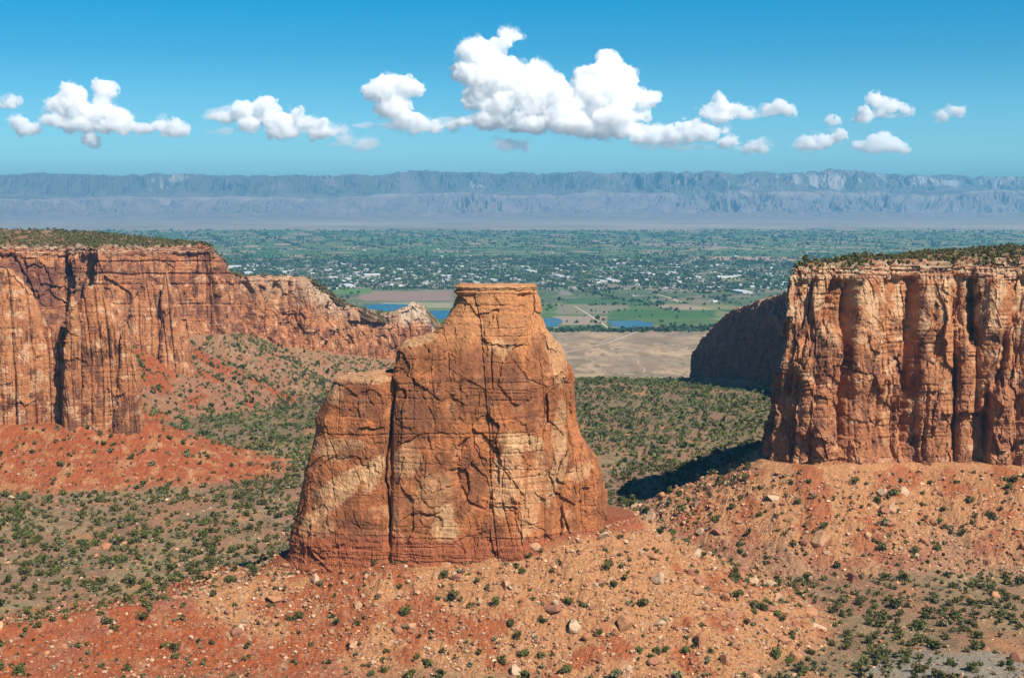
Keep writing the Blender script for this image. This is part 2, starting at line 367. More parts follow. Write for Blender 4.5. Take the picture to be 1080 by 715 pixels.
# ------------------------------------------------------------------ ground: canyon and valley in one sheet
def valley_color(x, y, P):
    c = np.empty(P.shape); c[...] = (0.40, 0.31, 0.20)
    n = fbm(x/900, y/1500, 1, 4); n2 = fbm(x/160, y/300, 2, 4)
    a = R(14); u = (x*math.cos(a)+y*math.sin(a)); v = (-x*math.sin(a)+y*math.cos(a))
    # farm fields: square mile sections split in strips
    U = u/620; V = v/620
    iu, iv = np.floor(U), np.floor(V); sp = h2(iu, iv, 1)
    su = np.where(sp > 0.5, np.floor((U-iu)*4), np.floor((U-iu)*2)); sv = np.where(sp > 0.5, np.floor((V-iv)*2), np.floor((V-iv)*5))
    k = h2(iu*5+su, iv*7+sv, 3); k2 = h2(iu*5+su, iv*7+sv, 8)
    f = np.empty(P.shape); f[...] = (0.14, 0.22, 0.065)
    f = mixc(f, (0.085, 0.18, 0.06), (k > 0.45).astype(float)); f = mixc(f, (0.30, 0.30, 0.13), (k > 0.70).astype(float))
    f = mixc(f, (0.50, 0.37, 0.24), (k > 0.82).astype(float)); f = mixc(f, (0.15, 0.27, 0.08), (k2 > 0.86).astype(float))
    rd = np.minimum(np.abs(U-np.round(U)), np.abs(V-np.round(V)))*620
    f = mixc(f, (0.46, 0.40, 0.32), (rd < 7)*0.8); f = f*(1+0.22*n2)[..., None]
    px, py = proj(x, y, P[..., 2])
    farm = ss(4350, 4550, y+260*n)*(1-ss(18300, 20300, y+2600*n))
    c = c*(1+0.25*n2+0.2*n)[..., None]
    c = mixc(c, (0.52, 0.42, 0.34), ss(18000, 21000, y)*0.9); c = mixc(c, (0.30, 0.26, 0.22), ss(18500, 20000, y)*ss(0.0, 0.3, fbm(x/2200, y/600, 19, 4))*0.6); c = mixc(c, (0.66, 0.56, 0.46), ss(18500, 20000, y)*ss(0.05, 0.3, fbm(x/3500, y/500, 29, 4))*0.7)
    c = mixc(c, (0.34, 0.29, 0.26), ss(0.1, 0.5, fbm(x/2500, y/900, 9, 3))*ss(19000, 20000, y)*0.5)
    c = c*(1-farm)[..., None]+f*farm[..., None]
    town = ss(-1.0, 1.0, (2600-x)/700+2.5*n)*ss(5400, 5700, y)*(1-ss(9300, 10400, y+600*n))*ss(4350, 4400, y)
    c = mixc(c, (0.16, 0.18, 0.10), town*0.6); c = mixc(c, (0.40, 0.36, 0.33), town*ss(0.2, 0.45, n2)*0.7)
    # belts read off the photograph: ploughed field, gravel benches, hay
    def patch(cx, cy, rx, ry, col, s):
        nonlocal c
        e = ss(0.86, 1.0, np.maximum(np.abs(px-cx)/rx, np.abs(py-cy)/ry)+0.06*pn(px/9, py/3, s)); c = mixc(c, col, (1-e)*0.95)
    for a_ in ((428, 312, 52, 5.5, (0.42, 0.27, 0.20)), (372, 307, 22, 3, (0.16, 0.30, 0.07)), (440, 322, 40, 3, (0.46, 0.42, 0.24)), (690, 303, 60, 2.0, (0.34, 0.28, 0.22)),
               (625, 326, 40, 6, (0.33, 0.29, 0.18)), (700, 331, 60, 4.5, (0.085, 0.20, 0.045)), (612, 338, 30, 5, (0.48, 0.36, 0.25)), (800, 273, 70, 2.2, (0.58, 0.42, 0.28)),
               (780, 294, 26, 2.5, (0.38, 0.36, 0.16)), (640, 318, 50, 3, (0.09, 0.19, 0.06)), (720, 258, 40, 1.5, (0.45, 0.33, 0.27)), (480, 300, 110, 2.5, (0.33, 0.28, 0.23)), (640, 284, 28, 2, (0.14, 0.24, 0.08))):
        patch(*a_, a_[0]*0.01)
    des = (1-ss(4300, 4420, y))
    c = mixc(c, (0.74, 0.50, 0.27), des*ss(-0.3, 0.3, fbm(x/160, y/240, 4, 4))*0.75); c = mixc(c, (0.34, 0.24, 0.14), des*ss(0.05, 0.2, fbm(x/70, y/200, 14, 4))*0.8)
    c = mixc(c, (0.70, 0.50, 0.30), des*ss(0.2, 0.5, fbm(x/300+4, y/200, 6, 3))*ss(3400, 3700, y)*0.6); c = mixc(c, (0.22, 0.19, 0.11), des*ss(0.14, 0.28, fbm(x/28, y/60, 24, 4)+0.4*n)*0.8); c = mixc(c, (0.44, 0.30, 0.21), des*ss(0, 0.2, fbm(x/220, y/90, 34, 4))*0.6)
    c = mixc(c, (0.80, 0.62, 0.42), des*(np.abs(fbm(x/260+9, y/420, 44, 2)) < 0.008)*0.8)
    return c
def canyon_color(x, y, z, m, d):
    c = np.empty(z.shape+(3,)); c[...] = GREYSOIL
    n = fbm(x/60, y/80, 1.5, 4); n2 = fbm(x/14, y/16, 2.5, 4); n3 = fbm(x/5, y/5, 8, 3)
    c = mixc(c, (0.52, 0.23, 0.12), ss(-0.05, 0.25, fbm(x/90, y/110, 62, 4))*0.55); c = mixc(c, DRY, ss(-0.1, 0.35, n)*0.8); c = mixc(c, (0.25, 0.20, 0.10), ss(0.0, 0.25, n2-0.4*n)*0.6); c = mixc(c, (0.20, 0.17, 0.09), ss(1250, 1500, y)*0.45)
    c = mixc(c, TANSOIL, ss(0.15, 0.4, fbm(x/45, y/60, 12, 4))*0.75); c = mixc(c, (0.44, 0.22, 0.13), ss(0.1, 0.3, fbm(x/70+4, y/60, 22, 4))*0.6)
    c = mixc(c, (0.40, 0.36, 0.29), ss(0.0, 0.4, n+0.6-np.hypot((x-215)/60, (y-640)/60)*0.7)*0.8*(y < 760))
    red = ss(-0.05, 0.25, fbm(x/26, y/26, 31, 4)); tan = ss(-0.1, 0.3, fbm(x/9, y/9, 33, 4))
    def tal(base, other, k):
        t = np.empty(c.shape); t[...] = base; return mixc(mixc(t, other, k), CREAM, ss(0.25, 0.5, n3)*0.35)
    tm = tal(TANSOIL, REDSOIL, ss(0.10, 0.3, fbm(x/30+2, y/30, 41, 4)+0.45*np.exp(-((x+92)/30)**2)-0.05)*0.85)
    tm = mixc(tm, (0.42, 0.12, 0.055), (1-ss(1.0, 7.0, d['m']+4*n2))*0.8)
    tr = tal(TANSOIL, REDSOIL, red*0.75); tr = mixc(tr, (0.42, 0.26, 0.17), ss(40, 100, d['r']+30*n)*0.6)
    tl = tal((0.48, 0.27, 0.15), REDSOIL, red*0.45); tl = mixc(tl, (0.28, 0.20, 0.11), ss(0, 0.3, n2)*0.5); tf = tal(REDSOIL, TANSOIL, ss(0.05, 0.3, n2+0.2*n)*0.7)
    tc = tal((0.46, 0.22, 0.12), REDSOIL, ss(0.0, 0.3, fbm(x/50, y/50, 37, 3)+0.5*np.exp(-(((x+440)/45)**2+((y-1640)/80)**2)))); tg = tal(REDSOIL, (0.56, 0.26, 0.13), ss(0.1, 0.35, n2)*0.55); tg = mixc(tg, (0.40, 0.17, 0.11), ss(0.1, 0.4, n)*0.6)
    for k, t in (('l', tl), ('r', tr), ('c', tc), ('f', tf), ('g', tg), ('m', tm)):
        mm = np.clip(m[k]+0.25*n2*(m[k] > 0)*(m[k] < 1), 0, 1)[..., None]; c = c*(1-mm)+t*mm
    return c
rows = np.concatenate([np.geomspace(330, 560, 70)[:-1], np.geomspace(560, 1400, 500)[:-1], np.geomspace(1400, 3300, 250)[:-1], np.geomspace(3300, 17000, 420)[:-1], np.geomspace(17000, 46000, 60)])
tx = np.concatenate([np.linspace(-0.85, -0.40, 60)[:-1], np.linspace(-0.40, 0.40, 900), np.linspace(0.40, 0.85, 60)[1:]])
Y = np.repeat(rows[:, None], len(tx), 1); X = tx[None, :]*Y
ns = int(np.searchsorted(rows, 3310)); ms = int(np.searchsorted(rows, 2300))
Zn, mk, dk = height(X[:ns], Y[:ns], True); Z = np.concatenate([Zn, height(X[ns:], Y[ns:])])
P = np.stack([X, Y, Z], -1)
cn = canyon_color(X[:ns], Y[:ns], Zn, mk, dk); cv = valley_color(X[ms:], Y[ms:], P[ms:])
b = ss(2500, 3100, Y[ms:ns]+150*pn(X[ms:ns]/150, Y[ms:ns]/150))[..., None]
colr = np.concatenate([cn[:ms], cn[ms:]*(1-b)+cv[:ns-ms]*b, cv[ns-ms:]])
g = mesh_np('ground', P.reshape(-1, 3), grid_faces(len(rows), len(tx)), M_soil, colr.reshape(-1, 3), smooth=False)
g.data.materials.append(M_val)
fi = np.zeros((len(rows)-1, len(tx)-1), np.int32); fi[rows[:-1] > 2900] = 1
g.data.polygons.foreach_set('material_index', fi.ravel())
tag(g, kind='structure')

# ------------------------------------------------------------------ cliffs
def build_cliff(name, ctrl, ds, dz, disp, color, setback=1.0, mat=None, plateau_rows=26, batter=0.13, side=1, cap=8.0):
    ctrl = np.array(ctrl, float)
    seg = np.hypot(np.diff(ctrl[:, 0]), np.diff(ctrl[:, 1])); s0 = np.concatenate([[0], np.cumsum(seg)])
    n = int(s0[-1]/ds); s = np.linspace(0, s0[-1], n)
    Cc = np.stack([np.interp(s, s0, ctrl[:, k]) for k in range(ctrl.shape[1])], -1)
    kw = max(3, int(9/ds)); ker = np.hanning(kw*2+3)[1:-1]; ker /= ker.sum()
    pad = len(ker)//2
    for k in range(Cc.shape[1]):
        Cc[:, k] = np.convolve(np.pad(Cc[:, k], pad, mode='reflect', reflect_type='odd'), ker, 'valid')[:n]
    tg_ = np.gradient(Cc[:, :2], axis=0); kk = np.hanning(int(40/ds)*2+3)[1:-1]; kk /= kk.sum(); pd = len(kk)//2
    for k in (0, 1): tg_[:, k] = np.convolve(np.pad(tg_[:, k], pd, mode='edge'), kk, 'valid')[:n]
    tg_ /= np.linalg.norm(tg_, axis=1)[:, None]
    nrm = np.stack([tg_[:, 1], -tg_[:, 0]], -1)*side
    zb, zt = Cc[:, 2]-25, Cc[:, 3]
    zt = zt+1.2*pn(s/15, 3.1)+0.8*np.sign(pn(s/8, 8.1))
    nz = int((zt-zb).max()/dz)
    t = np.linspace(0, 1, nz)[:, None]
    Zw = zb[None]*(1-t)+zt[None]*t; Sw = np.repeat(s[None], nz, 0)
    base = batter*(Cc[None, :, 2]-Zw)
    Px = Cc[None, :, 0]+nrm[None, :, 0]*base; Py = Cc[None, :, 1]+nrm[None, :, 1]*base
    P0 = np.stack([Px, Py, Zw], -1); zrel = (Zw-Cc[None, :, 2])/(zt-Cc[:, 2])[None]
    qx, qy = proj(Px, Py, Zw)
    d = disp(Sw, Zw, P0, zrel, qx, qy, zt[None]-Zw)
    P1 = P0.copy(); P1[..., 0] += nrm[None, :, 0]*d; P1[..., 1] += nrm[None, :, 1]*d
    col = color(P0, Sw, Zw, zrel, qx, qy, zt[None]-Zw, d)
    # plateau
    u = (np.linspace(0, 1, plateau_rows+1)[1:, None])**2.2
    rim = P1[-1]
    bx = rim[None, :, 0]*(1-u)+Cc[None, :, 4]*u; by = rim[None, :, 1]*(1-u)+Cc[None, :, 5]*u
    bz = rim[None, :, 2]*(1-u)+Cc[None, :, 6]*u
    dist = np.hypot(bx-rim[None, :, 0], by-rim[None, :, 1])
    st = 2.2*setback*(np.floor(np.clip((dist+6*pn(bx/9, by/9))/9, 0, 3)))/3*1.3
    bz = bz+st+setback*(2.0*fbm(bx/25, by/25, 3, 4)+1.0*fbm(bx/5, by/5, 6, 2))*ss(0, 20, dist)
    P2 = np.stack([bx, by, bz], -1)
    n1 = fbm(bx/12, by/12, 1, 4); n2_ = fbm(bx/30, by/40, 4, 4)
    c2 = np.empty(P2.shape); c2[...] = (0.42, 0.19, 0.10)
    c2 = mixc(c2, CREAM, ss(-0.15, 0.15, n1)*0.85*(1-0.7*ss(15, 70, dist))); c2 = mixc(c2, (0.42, 0.15, 0.07), ss(0.05, 0.3, n2_)*0.8); c2 = mixc(c2, (0.18, 0.17, 0.07), ss(-0.1, 0.25, -n2_)*0.55)
    P = np.concatenate([P1, P2]); c = np.concatenate([col, c2])
    o = mesh_np(name, P.reshape(-1, 3), grid_faces(len(P), n), mat or M_rock, c.reshape(-1, 3))
    return o, P2
def caprock(d, s, z, h, hh=8.0, seed=0):
    """layered ledges of the rim"""
    k = 1-ss(hh*0.8, hh*1.1, h+1.5*pn(s/14+seed, 0.2))
    lay = np.floor((h+0.8*pn(s/20, 4+seed))/2.1); r = h1(lay.astype(int)+60, 3)
    blk, blk2, bi = cells1(s/3.2+lay*7.7)
    dd = d*0.45+2.8*r-1.1*ss(2, 0, h)+1.0*(h1(bi, 5)-0.5)-0.8*np.exp(-((blk2-blk)/0.12)**2)
    return d*(1-k)+dd*k
def pillar(px, py, cx, hw, top, bot, dep, dome=12, lean=0.0):
    c = cx+lean*(py-top)+1.5*pn(py/15, cx); t = np.clip(np.abs(px-c)/hw, 0, 1)**1.3; dep = dep*0.7
    v = np.clip((py-top+6*pn(px/4, cx))/dome, 0, 1); v = np.sqrt(1-(1-v)**2)
    return dep*np.sqrt(1-t**2)*v*(1-ss(bot-5, bot+25, py))
# --- right mesa
def disp_r(s, z, P, zr, qx, qy, h):
    d = joints(s, z, P, 1.3, 19, 1.7, 1.7)+3.0*facets(s/31, z/70, 4, 0.9)+1.9*facets(s/14+0.1*pn(z/20, 3), z/30, 14, 1.2, 0.4, 0.03)
    far = ss(1000, 1150, P[..., 1]); d = d*(1+0.7*far)
    front = 1-far
    for a in ((876, 15, 342, 520, 12, 16, -0.05), (852, 10, 360, 520, 10, 12, -0.06), (915, 19, 288, 402, 10, 10, 0.0), (908, 14, 392, 520, 7, 8, 0), (985, 21, 291, 520, 12, 9, 0.0), (870, 9, 290, 350, 8, 8, -0.25),
              (1020, 10, 360, 520, 9, 12, -0.03), (1046, 20, 283, 425, 10, 8, 0.04), (1056, 14, 400, 520, 12, 14, -0.02), (938, 18, 395, 520, 4, 9, -0.05), (1090, 22, 330, 520, 9, 12, 0), (1150, 25, 290, 520, 9, 12, 0)):
        d = d+pillar(qx, qy, *(a[:5]), dome=a[5], lean=a[6])*front
    for pts, wd, dp in (([(897, 286), (893, 330), (888, 400), (883, 470)], 3.2, 13), ([(884, 292), (872, 318), (856, 345), (846, 368)], 4, 7), ([(963, 288), (960, 330), (955, 375), (952, 430), (948, 480)], 4.0, 10),
                        ([(1024, 284), (1026, 320), (1024, 362)], 3.4, 12), ([(1060, 345), (1058, 380), (1042, 420), (1038, 480)], 2.8, 8), ([(1003, 300), (1008, 400), (1004, 480)], 1.6, 4),
                        ([(925, 395), (922, 440), (918, 480)], 1.8, 5), ([(975, 405), (970, 485)], 1.6, 4), ([(940, 400), (940, 485)], 1.5, 4), ([(846, 380), (842, 430), (836, 480)], 2, 6)):
        d = d-groove(qx, qy, pts, wd*1.25, dp)*front
    d = d-front*1.2*np.exp(-((qy-404-2*pn(qx/20, 1))/1.0)**2)*ss(0, 0.2, pn(qx/40, 3)+0.1)
    d = caprock(d, s, z, h, 8.5, 2)
    return d*(1-0.35*far)
def col_r(P, s, z, zr, qx, qy, h, d):
    c = rock_color(P, s, z, zr, 1.3, 0.42, 0.50)
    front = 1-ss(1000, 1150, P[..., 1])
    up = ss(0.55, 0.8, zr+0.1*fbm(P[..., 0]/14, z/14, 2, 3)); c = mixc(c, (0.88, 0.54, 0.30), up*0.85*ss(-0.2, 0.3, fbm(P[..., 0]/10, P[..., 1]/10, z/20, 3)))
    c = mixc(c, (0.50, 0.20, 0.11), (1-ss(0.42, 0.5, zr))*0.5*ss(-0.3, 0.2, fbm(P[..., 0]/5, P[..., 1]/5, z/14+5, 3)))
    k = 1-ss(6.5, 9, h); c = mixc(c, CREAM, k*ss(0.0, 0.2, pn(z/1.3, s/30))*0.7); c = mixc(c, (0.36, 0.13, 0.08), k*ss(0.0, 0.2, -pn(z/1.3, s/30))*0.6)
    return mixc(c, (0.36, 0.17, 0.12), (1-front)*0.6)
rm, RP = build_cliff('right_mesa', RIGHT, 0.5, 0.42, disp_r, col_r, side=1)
# direction check: outward must face the camera on the front wall
tag(rm, 'tall orange sandstone mesa at the right with fluted sunlit front and shaded side', kind='structure')
# --- left back mesa and spur
def disp_l(s, z, P, zr, qx, qy, h):
    d = joints(s, z, P, 4.7, 21, 3.2, 2.2, fine=0.6)+4.0*facets(s/48, z/80, 6, 0.9)+2.2*facets(s/20, z/30, 16, 1.0, 0.4, 0.03)
    sp = ss(245, 262, qx)
    d = d*(1-0.35*(1-sp)*(qx > 100))
    for a in ((66, 8, 262, 400, -10, 5, 0.05), (222, 8, 262, 400, -5, 3, 0.0), (228, 7, 258, 400, 10, 4, 0.02), (244, 9, 285, 400, 8, 8, 0.03), (352, 14, 322, 400, 6, 10, 0.0), (320, 8, 292, 400, 7, 8, 0.05), (446, 12, 322, 400, 8, 12, 0.0)):
        d = d+pillar(qx, qy, *(a[:5]), dome=a[5], lean=a[6])
    for pts, wd, dp in (([(68, 264), (74, 285), (80, 302)], 3.0, 16), ([(225, 262), (226, 300), (228, 340)], 1.5, 12), ([(292, 298), (287, 320), (284, 342)], 2.6, 14), ([(306, 296), (305, 325)], 1.8, 10), ([(297, 310), (294, 345)], 1.4, 8),
                        ([(325, 300), (330, 340)], 2, 10), ([(342, 320), (346, 345)], 1.8, 9), ([(262, 320), (265, 350)], 1.5, 7), ([(382, 334), (384, 344)], 3, 8), ([(404, 345), (402, 372)], 1.3, 5)):
        d = d-groove(qx, qy, pts, wd, dp)
    for yy, a in ((276, 2.5), (289, 3.0), (300, 1.6), (321, 1.5)):
        d = d-a*np.exp(-((qy-yy-1.5*pn(qx/25, yy))/1.0)**2)*(1-sp)*(qx > 95)
    return caprock(d, s, z, h, 9, 5)
def col_l(P, s, z, zr, qx, qy, h, d):
    c = rock_color(P, s, z, zr, 4.7, 0.47, 0.45)
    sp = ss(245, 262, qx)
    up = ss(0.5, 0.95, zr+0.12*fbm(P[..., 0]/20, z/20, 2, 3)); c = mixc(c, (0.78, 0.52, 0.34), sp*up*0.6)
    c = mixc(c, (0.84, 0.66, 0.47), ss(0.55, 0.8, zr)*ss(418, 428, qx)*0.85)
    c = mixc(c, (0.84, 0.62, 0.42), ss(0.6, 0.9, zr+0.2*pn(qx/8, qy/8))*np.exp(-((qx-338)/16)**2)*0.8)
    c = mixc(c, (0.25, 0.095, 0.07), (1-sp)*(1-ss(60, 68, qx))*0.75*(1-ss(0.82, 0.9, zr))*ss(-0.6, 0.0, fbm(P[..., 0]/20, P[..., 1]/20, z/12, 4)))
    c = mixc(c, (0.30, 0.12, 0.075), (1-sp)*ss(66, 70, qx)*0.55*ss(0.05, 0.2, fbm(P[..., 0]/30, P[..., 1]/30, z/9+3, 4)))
    k = 1-ss(6.5, 10, h); c = mixc(c, CREAM, k*ss(0.0, 0.2, pn(z/1.6, s/40))*0.6*(1-0.5*sp)); c = mixc(c, (0.40, 0.15, 0.08), k*ss(0.0, 0.2, -pn(z/1.6, s/40))*0.6*(1-sp))
    return c
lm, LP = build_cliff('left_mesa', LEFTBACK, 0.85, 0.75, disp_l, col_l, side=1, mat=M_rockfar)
tag(lm, 'long orange sandstone mesa at the left ending in a lower pale spur', kind='structure')

# ------------------------------------------------------------------ free-standing rock: lofted ring shapes
def loft(name, prof, D, depth_c, disp, color, ds=0.3, nexp=2.6, mat=None, side_n=0.35, ny=None):
    """prof: rows (py, left px, right px, half thickness m); walks up the outline; real shape at distance D"""
    A = []
    for (py, l, r, t) in prof:
        xl, _, z = at(l, py, D); xr, _, _ = at(r, py, D); A.append((float(z), float(xl), float(xr), t))
    A = np.array(A)
    sg = np.sqrt(np.diff(A[:, 0])**2+np.maximum(np.abs(np.diff(A[:, 1])), np.abs(np.diff(A[:, 2])))**2+np.diff(A[:, 3])**2)
    s0 = np.concatenate([[0], np.cumsum(sg)]); nr = int(s0[-1]/ds); q = np.linspace(0, s0[-1], nr)
    z, xl, xr, th = [np.interp(q, s0, A[:, k]) for k in range(4)]
    # ring parameter: dense on the front
    wdt = (A[:, 2]-A[:, 1]).max(); n_front = int(wdt*1.15/ds); n_back = max(12, n_front//4)
    a = np.concatenate([np.linspace(-1, 1, n_front), np.linspace(1, -1, n_back+2)[1:-1]])
    front = np.concatenate([np.ones(n_front), -np.ones(n_back)])
    th0 = np.arcsin(np.clip(a, -1, 1))                      # x = sin, so uniform in x
    th0 = np.where(np.abs(a) > 0.0, th0*0.55+np.pi/2*a*0.45, th0)
    sx = np.sign(np.sin(th0))*np.abs(np.sin(th0))**(2/nexp); sy = np.abs(np.cos(th0))**(2/nexp)
    xc = (xl+xr)/2; hw = (xr-xl)/2
    X = xc[:, None]+hw[:, None]*sx[None]; Yc = depth_c-th[:, None]*(sy*front)[None]; Z_ = np.repeat(z[:, None], len(a), 1)
    # in-plane normal
    dX = np.gradient(X, axis=1); dY = np.gradient(Yc, axis=1)
    ln = np.hypot(dX, dY)+1e-6; nx, ny_ = dY/ln, -dX/ln
    P0 = np.stack([X, Yc, Z_], -1); S_ = np.cumsum(ln, axis=1); S_ = X+0.6*(Yc-depth_c)
    f = D/Yc  # survey pixel of this point
    qx, qy = proj(X, np.full_like(X, D), Z_)
    d = disp(S_, Z_, P0, qx, qy, front[None]*np.ones_like(X))
    P1 = P0.copy(); P1[..., 0] += nx*d*side_n_w(sx, side_n)[None]; P1[..., 1] += ny_*d
    P1[..., 2] += 0.35*fbm(X/3, Yc/3, Z_/3, 3)+0.35*np.round(1.6*pn(X/5, Yc/4, 7))
    c = color(P0, S_, Z_, qx, qy, d)
    # cap
    n = len(a); Vv = P1.reshape(-1, 3); Fq = grid_faces(nr, n, True)
    cen = P1[-1].mean(0); extra = []; cols = [c.reshape(-1, 3)]
    k = 6; prev = (nr-1)*n; Fx = [Fq]
    for i in range(1, k+1):
        t = i/k; ring = P1[-1]*(1-t*0.985)+cen*t*0.985; ring[:, 2] = P1[-1][:, 2]*(1-t)+cen[2]*t+0.5*pn(ring[:, 0]/3, ring[:, 1]/3)
        extra.append(ring); cols.append(c[-1]); st = (nr-1+i)*n; b0 = np.arange(n); b1 = (b0+1) % n
        Fx.append(np.stack([prev+b0, prev+b1, st+b1, st+b0], -1)); prev = st
    return mesh_np(name, np.concatenate([Vv]+extra), np.concatenate(Fx), mat or M_rock, np.concatenate(cols))
def side_n_w(sx, k): return 1-(1-k)*np.abs(sx)**6

MD = 722.0
MON = [  # row, left, right, half thickness
    (640, 278, 668, 34), (610, 288, 660, 32), (592, 299, 655, 31), (575, 300, 650, 30), (556, 303, 645, 29), (540, 306, 643, 28), (520, 310, 642, 27), (505, 313, 638, 26), (490, 318, 631, 25), (478, 322, 621, 24.5),
    (465, 326, 613, 24), (448, 328, 608, 23), (438, 333, 607, 22), (425, 339, 605, 21), (414, 345, 604, 20.5), (406, 350, 603, 20), (403, 353, 603, 20), (401.5, 372, 603, 20), (399, 385, 602, 20), (398, 413, 602, 19.5), (396, 416, 601, 19),
    (385, 417, 600, 18), (378, 418, 596, 17.5), (370, 421, 592, 17), (364, 426, 588, 16.5), (361, 436, 585, 16), (358, 447, 583, 16), (355, 455, 580, 15.5), (348, 462, 576, 15), (338, 469, 573, 14), (328, 475, 571, 13), (318, 480, 569, 12), (314, 481, 567, 11.5),
    (312.5, 478, 567, 12), (310, 477, 566.5, 12.5), (308.5, 481, 565, 11.5), (307, 480, 566, 12), (304.5, 479, 566, 12), (303.2, 484, 562, 10)]
MG = [  # joints read off the face: polyline, width px, depth m
    ([(414, 400), (416, 415), (413, 440), (411, 462), (408, 482), (406, 503), (410, 522), (412, 545), (411, 570)], 1.7, 6.5), ([(411, 440), (414, 480)], 2.5, 2),
    ([(472, 374), (474, 400), (475, 430)], 1.0, 1.8), ([(518, 366), (518, 388), (519, 410)], 1.2, 3.0), ([(490, 462), (484, 480), (482, 500), (494, 528), (512, 534)], 2.2, 3.2),
    ([(444, 411), (500, 410), (560, 412), (600, 408)], 0.8, 0.9), ([(330, 460), (400, 459), (430, 457), (500, 456), (565, 455)], 0.8, 1.5), ([(441, 536), (452, 541), (466, 537), (474, 527)], 1.4, 2.2),
    ([(591, 530), (592, 552), (591, 575)], 1.8, 4.0), ([(548, 545), (549, 572)], 1.2, 3.0), ([(621, 478), (624, 500), (625, 520)], 1.6, 3.0), ([(571, 395), (573, 440), (566, 500)], 1.0, 1.6),
    ([(455, 375), (456, 410)], 0.9, 1.4), ([(412, 525), (413, 575)], 1.6, 3.0), ([(324, 470), (340, 460), (352, 462)], 0.9, 1.0), ([(300, 556), (310, 548), (318, 530)], 1.6, 3.0), ([(332, 580), (345, 590)], 2, 2),
    ([(437, 380), (437, 458)], 0.8, 1.2), ([(532, 470), (528, 520), (540, 570)], 0.9, 1.4), ([(356, 405), (356, 457)], 0.9, 1.3), ([(384, 402), (386, 440)], 0.8, 1.0), ([(592, 350), (598, 380), (604, 400)], 1.4, 3),
    ([(500, 560), (501, 582)], 0.9, 1.6), ([(470, 545), (472, 580)], 0.8, 1.2), ([(540, 380), (556, 400), (575, 410)], 0.8, 1.4), ([(497, 440), (500, 470), (515, 500)], 0.9, 1.4)]
def disp_m(s, z, P, qx, qy, fr):
    d = 0.9*joints(s, z, P, 7.1, 27, 1.2, 1.05, fine=0.34)
    d = d+2.6*facets(s/34, z/42, 5, 1.0)*0.22*ss(312, 340, qy)*(1-ss(560, 575, qy))
    prof = np.interp(qx, [300, 330, 380, 405, 412, 416, 422, 450, 480, 520, 545, 556, 572, 590, 610, 645], [-1, 1.5, 2.2, 1.6, 0.6, 3.5, 5.5, 6.2, 6.6, 7.2, 7.6, 6.2, 3.6, 1.5, 0.5, 0])
    prof = prof*ss(300, 325, qy)
    d = d+np.where(fr > 0, prof*ss(330, 420, qy), 0)
    # big slabs: lower block stands proud of the upper wall, spalled hollows
    for cx, cy, rx, ry, dep, sd in ((505, 490, 22, 36, -2.0, 1), (484, 512, 12, 20, -2.2, 2), (448, 550, 22, 12, -1.3, 3), (545, 400, 18, 26, 1.3, 4), (430, 410, 14, 40, 1.2, 5), (570, 520, 26, 40, 0.8, 6), (365, 500, 30, 16, -0.9, 7),
                                    (340, 560, 26, 18, 0.9, 8), (600, 500, 20, 30, 1.6, 9), (530, 350, 20, 16, 1.4, 10), (590, 430, 12, 34, -1.5, 11), (385, 430, 20, 18, -0.8, 12), (470, 430, 16, 26, 0.9, 13), (460, 500, 18, 30, 0.9, 14), (525, 550, 22, 20, -0.9, 15)):
        m = poly_mask(qx, qy, cx, cy, rx, ry, soft=0.03, seed=sd*3.3); d = d+0.85*dep*m
    for pts, wd, dp in MG: d = d-groove(qx, qy, pts, wd*0.7, dp*0.6)
    # thin-bedded red foot: stepped ledges
    foot = ss(556, 566, qy+3*pn(qx/30, 1)); st = np.floor((z+0.5*pn(s/25, 2))/2.0); d = d+foot*(1.1*(h1(st.astype(int)+5, 2)-0.5)+1.0)-foot*0.5*np.exp(-((cells1(s/3.0+st*3)[1]-cells1(s/3.0+st*3)[0])/0.1)**2)
    # cap ledge
    cap = 1-ss(311, 314, qy); lay = np.floor(z/1.5); d = d*(1-0.6*cap)+cap*(1.2*(h1(lay.astype(int)+3, 4)-0.5)+0.5*pn(s/3, z/1.5))
    return d
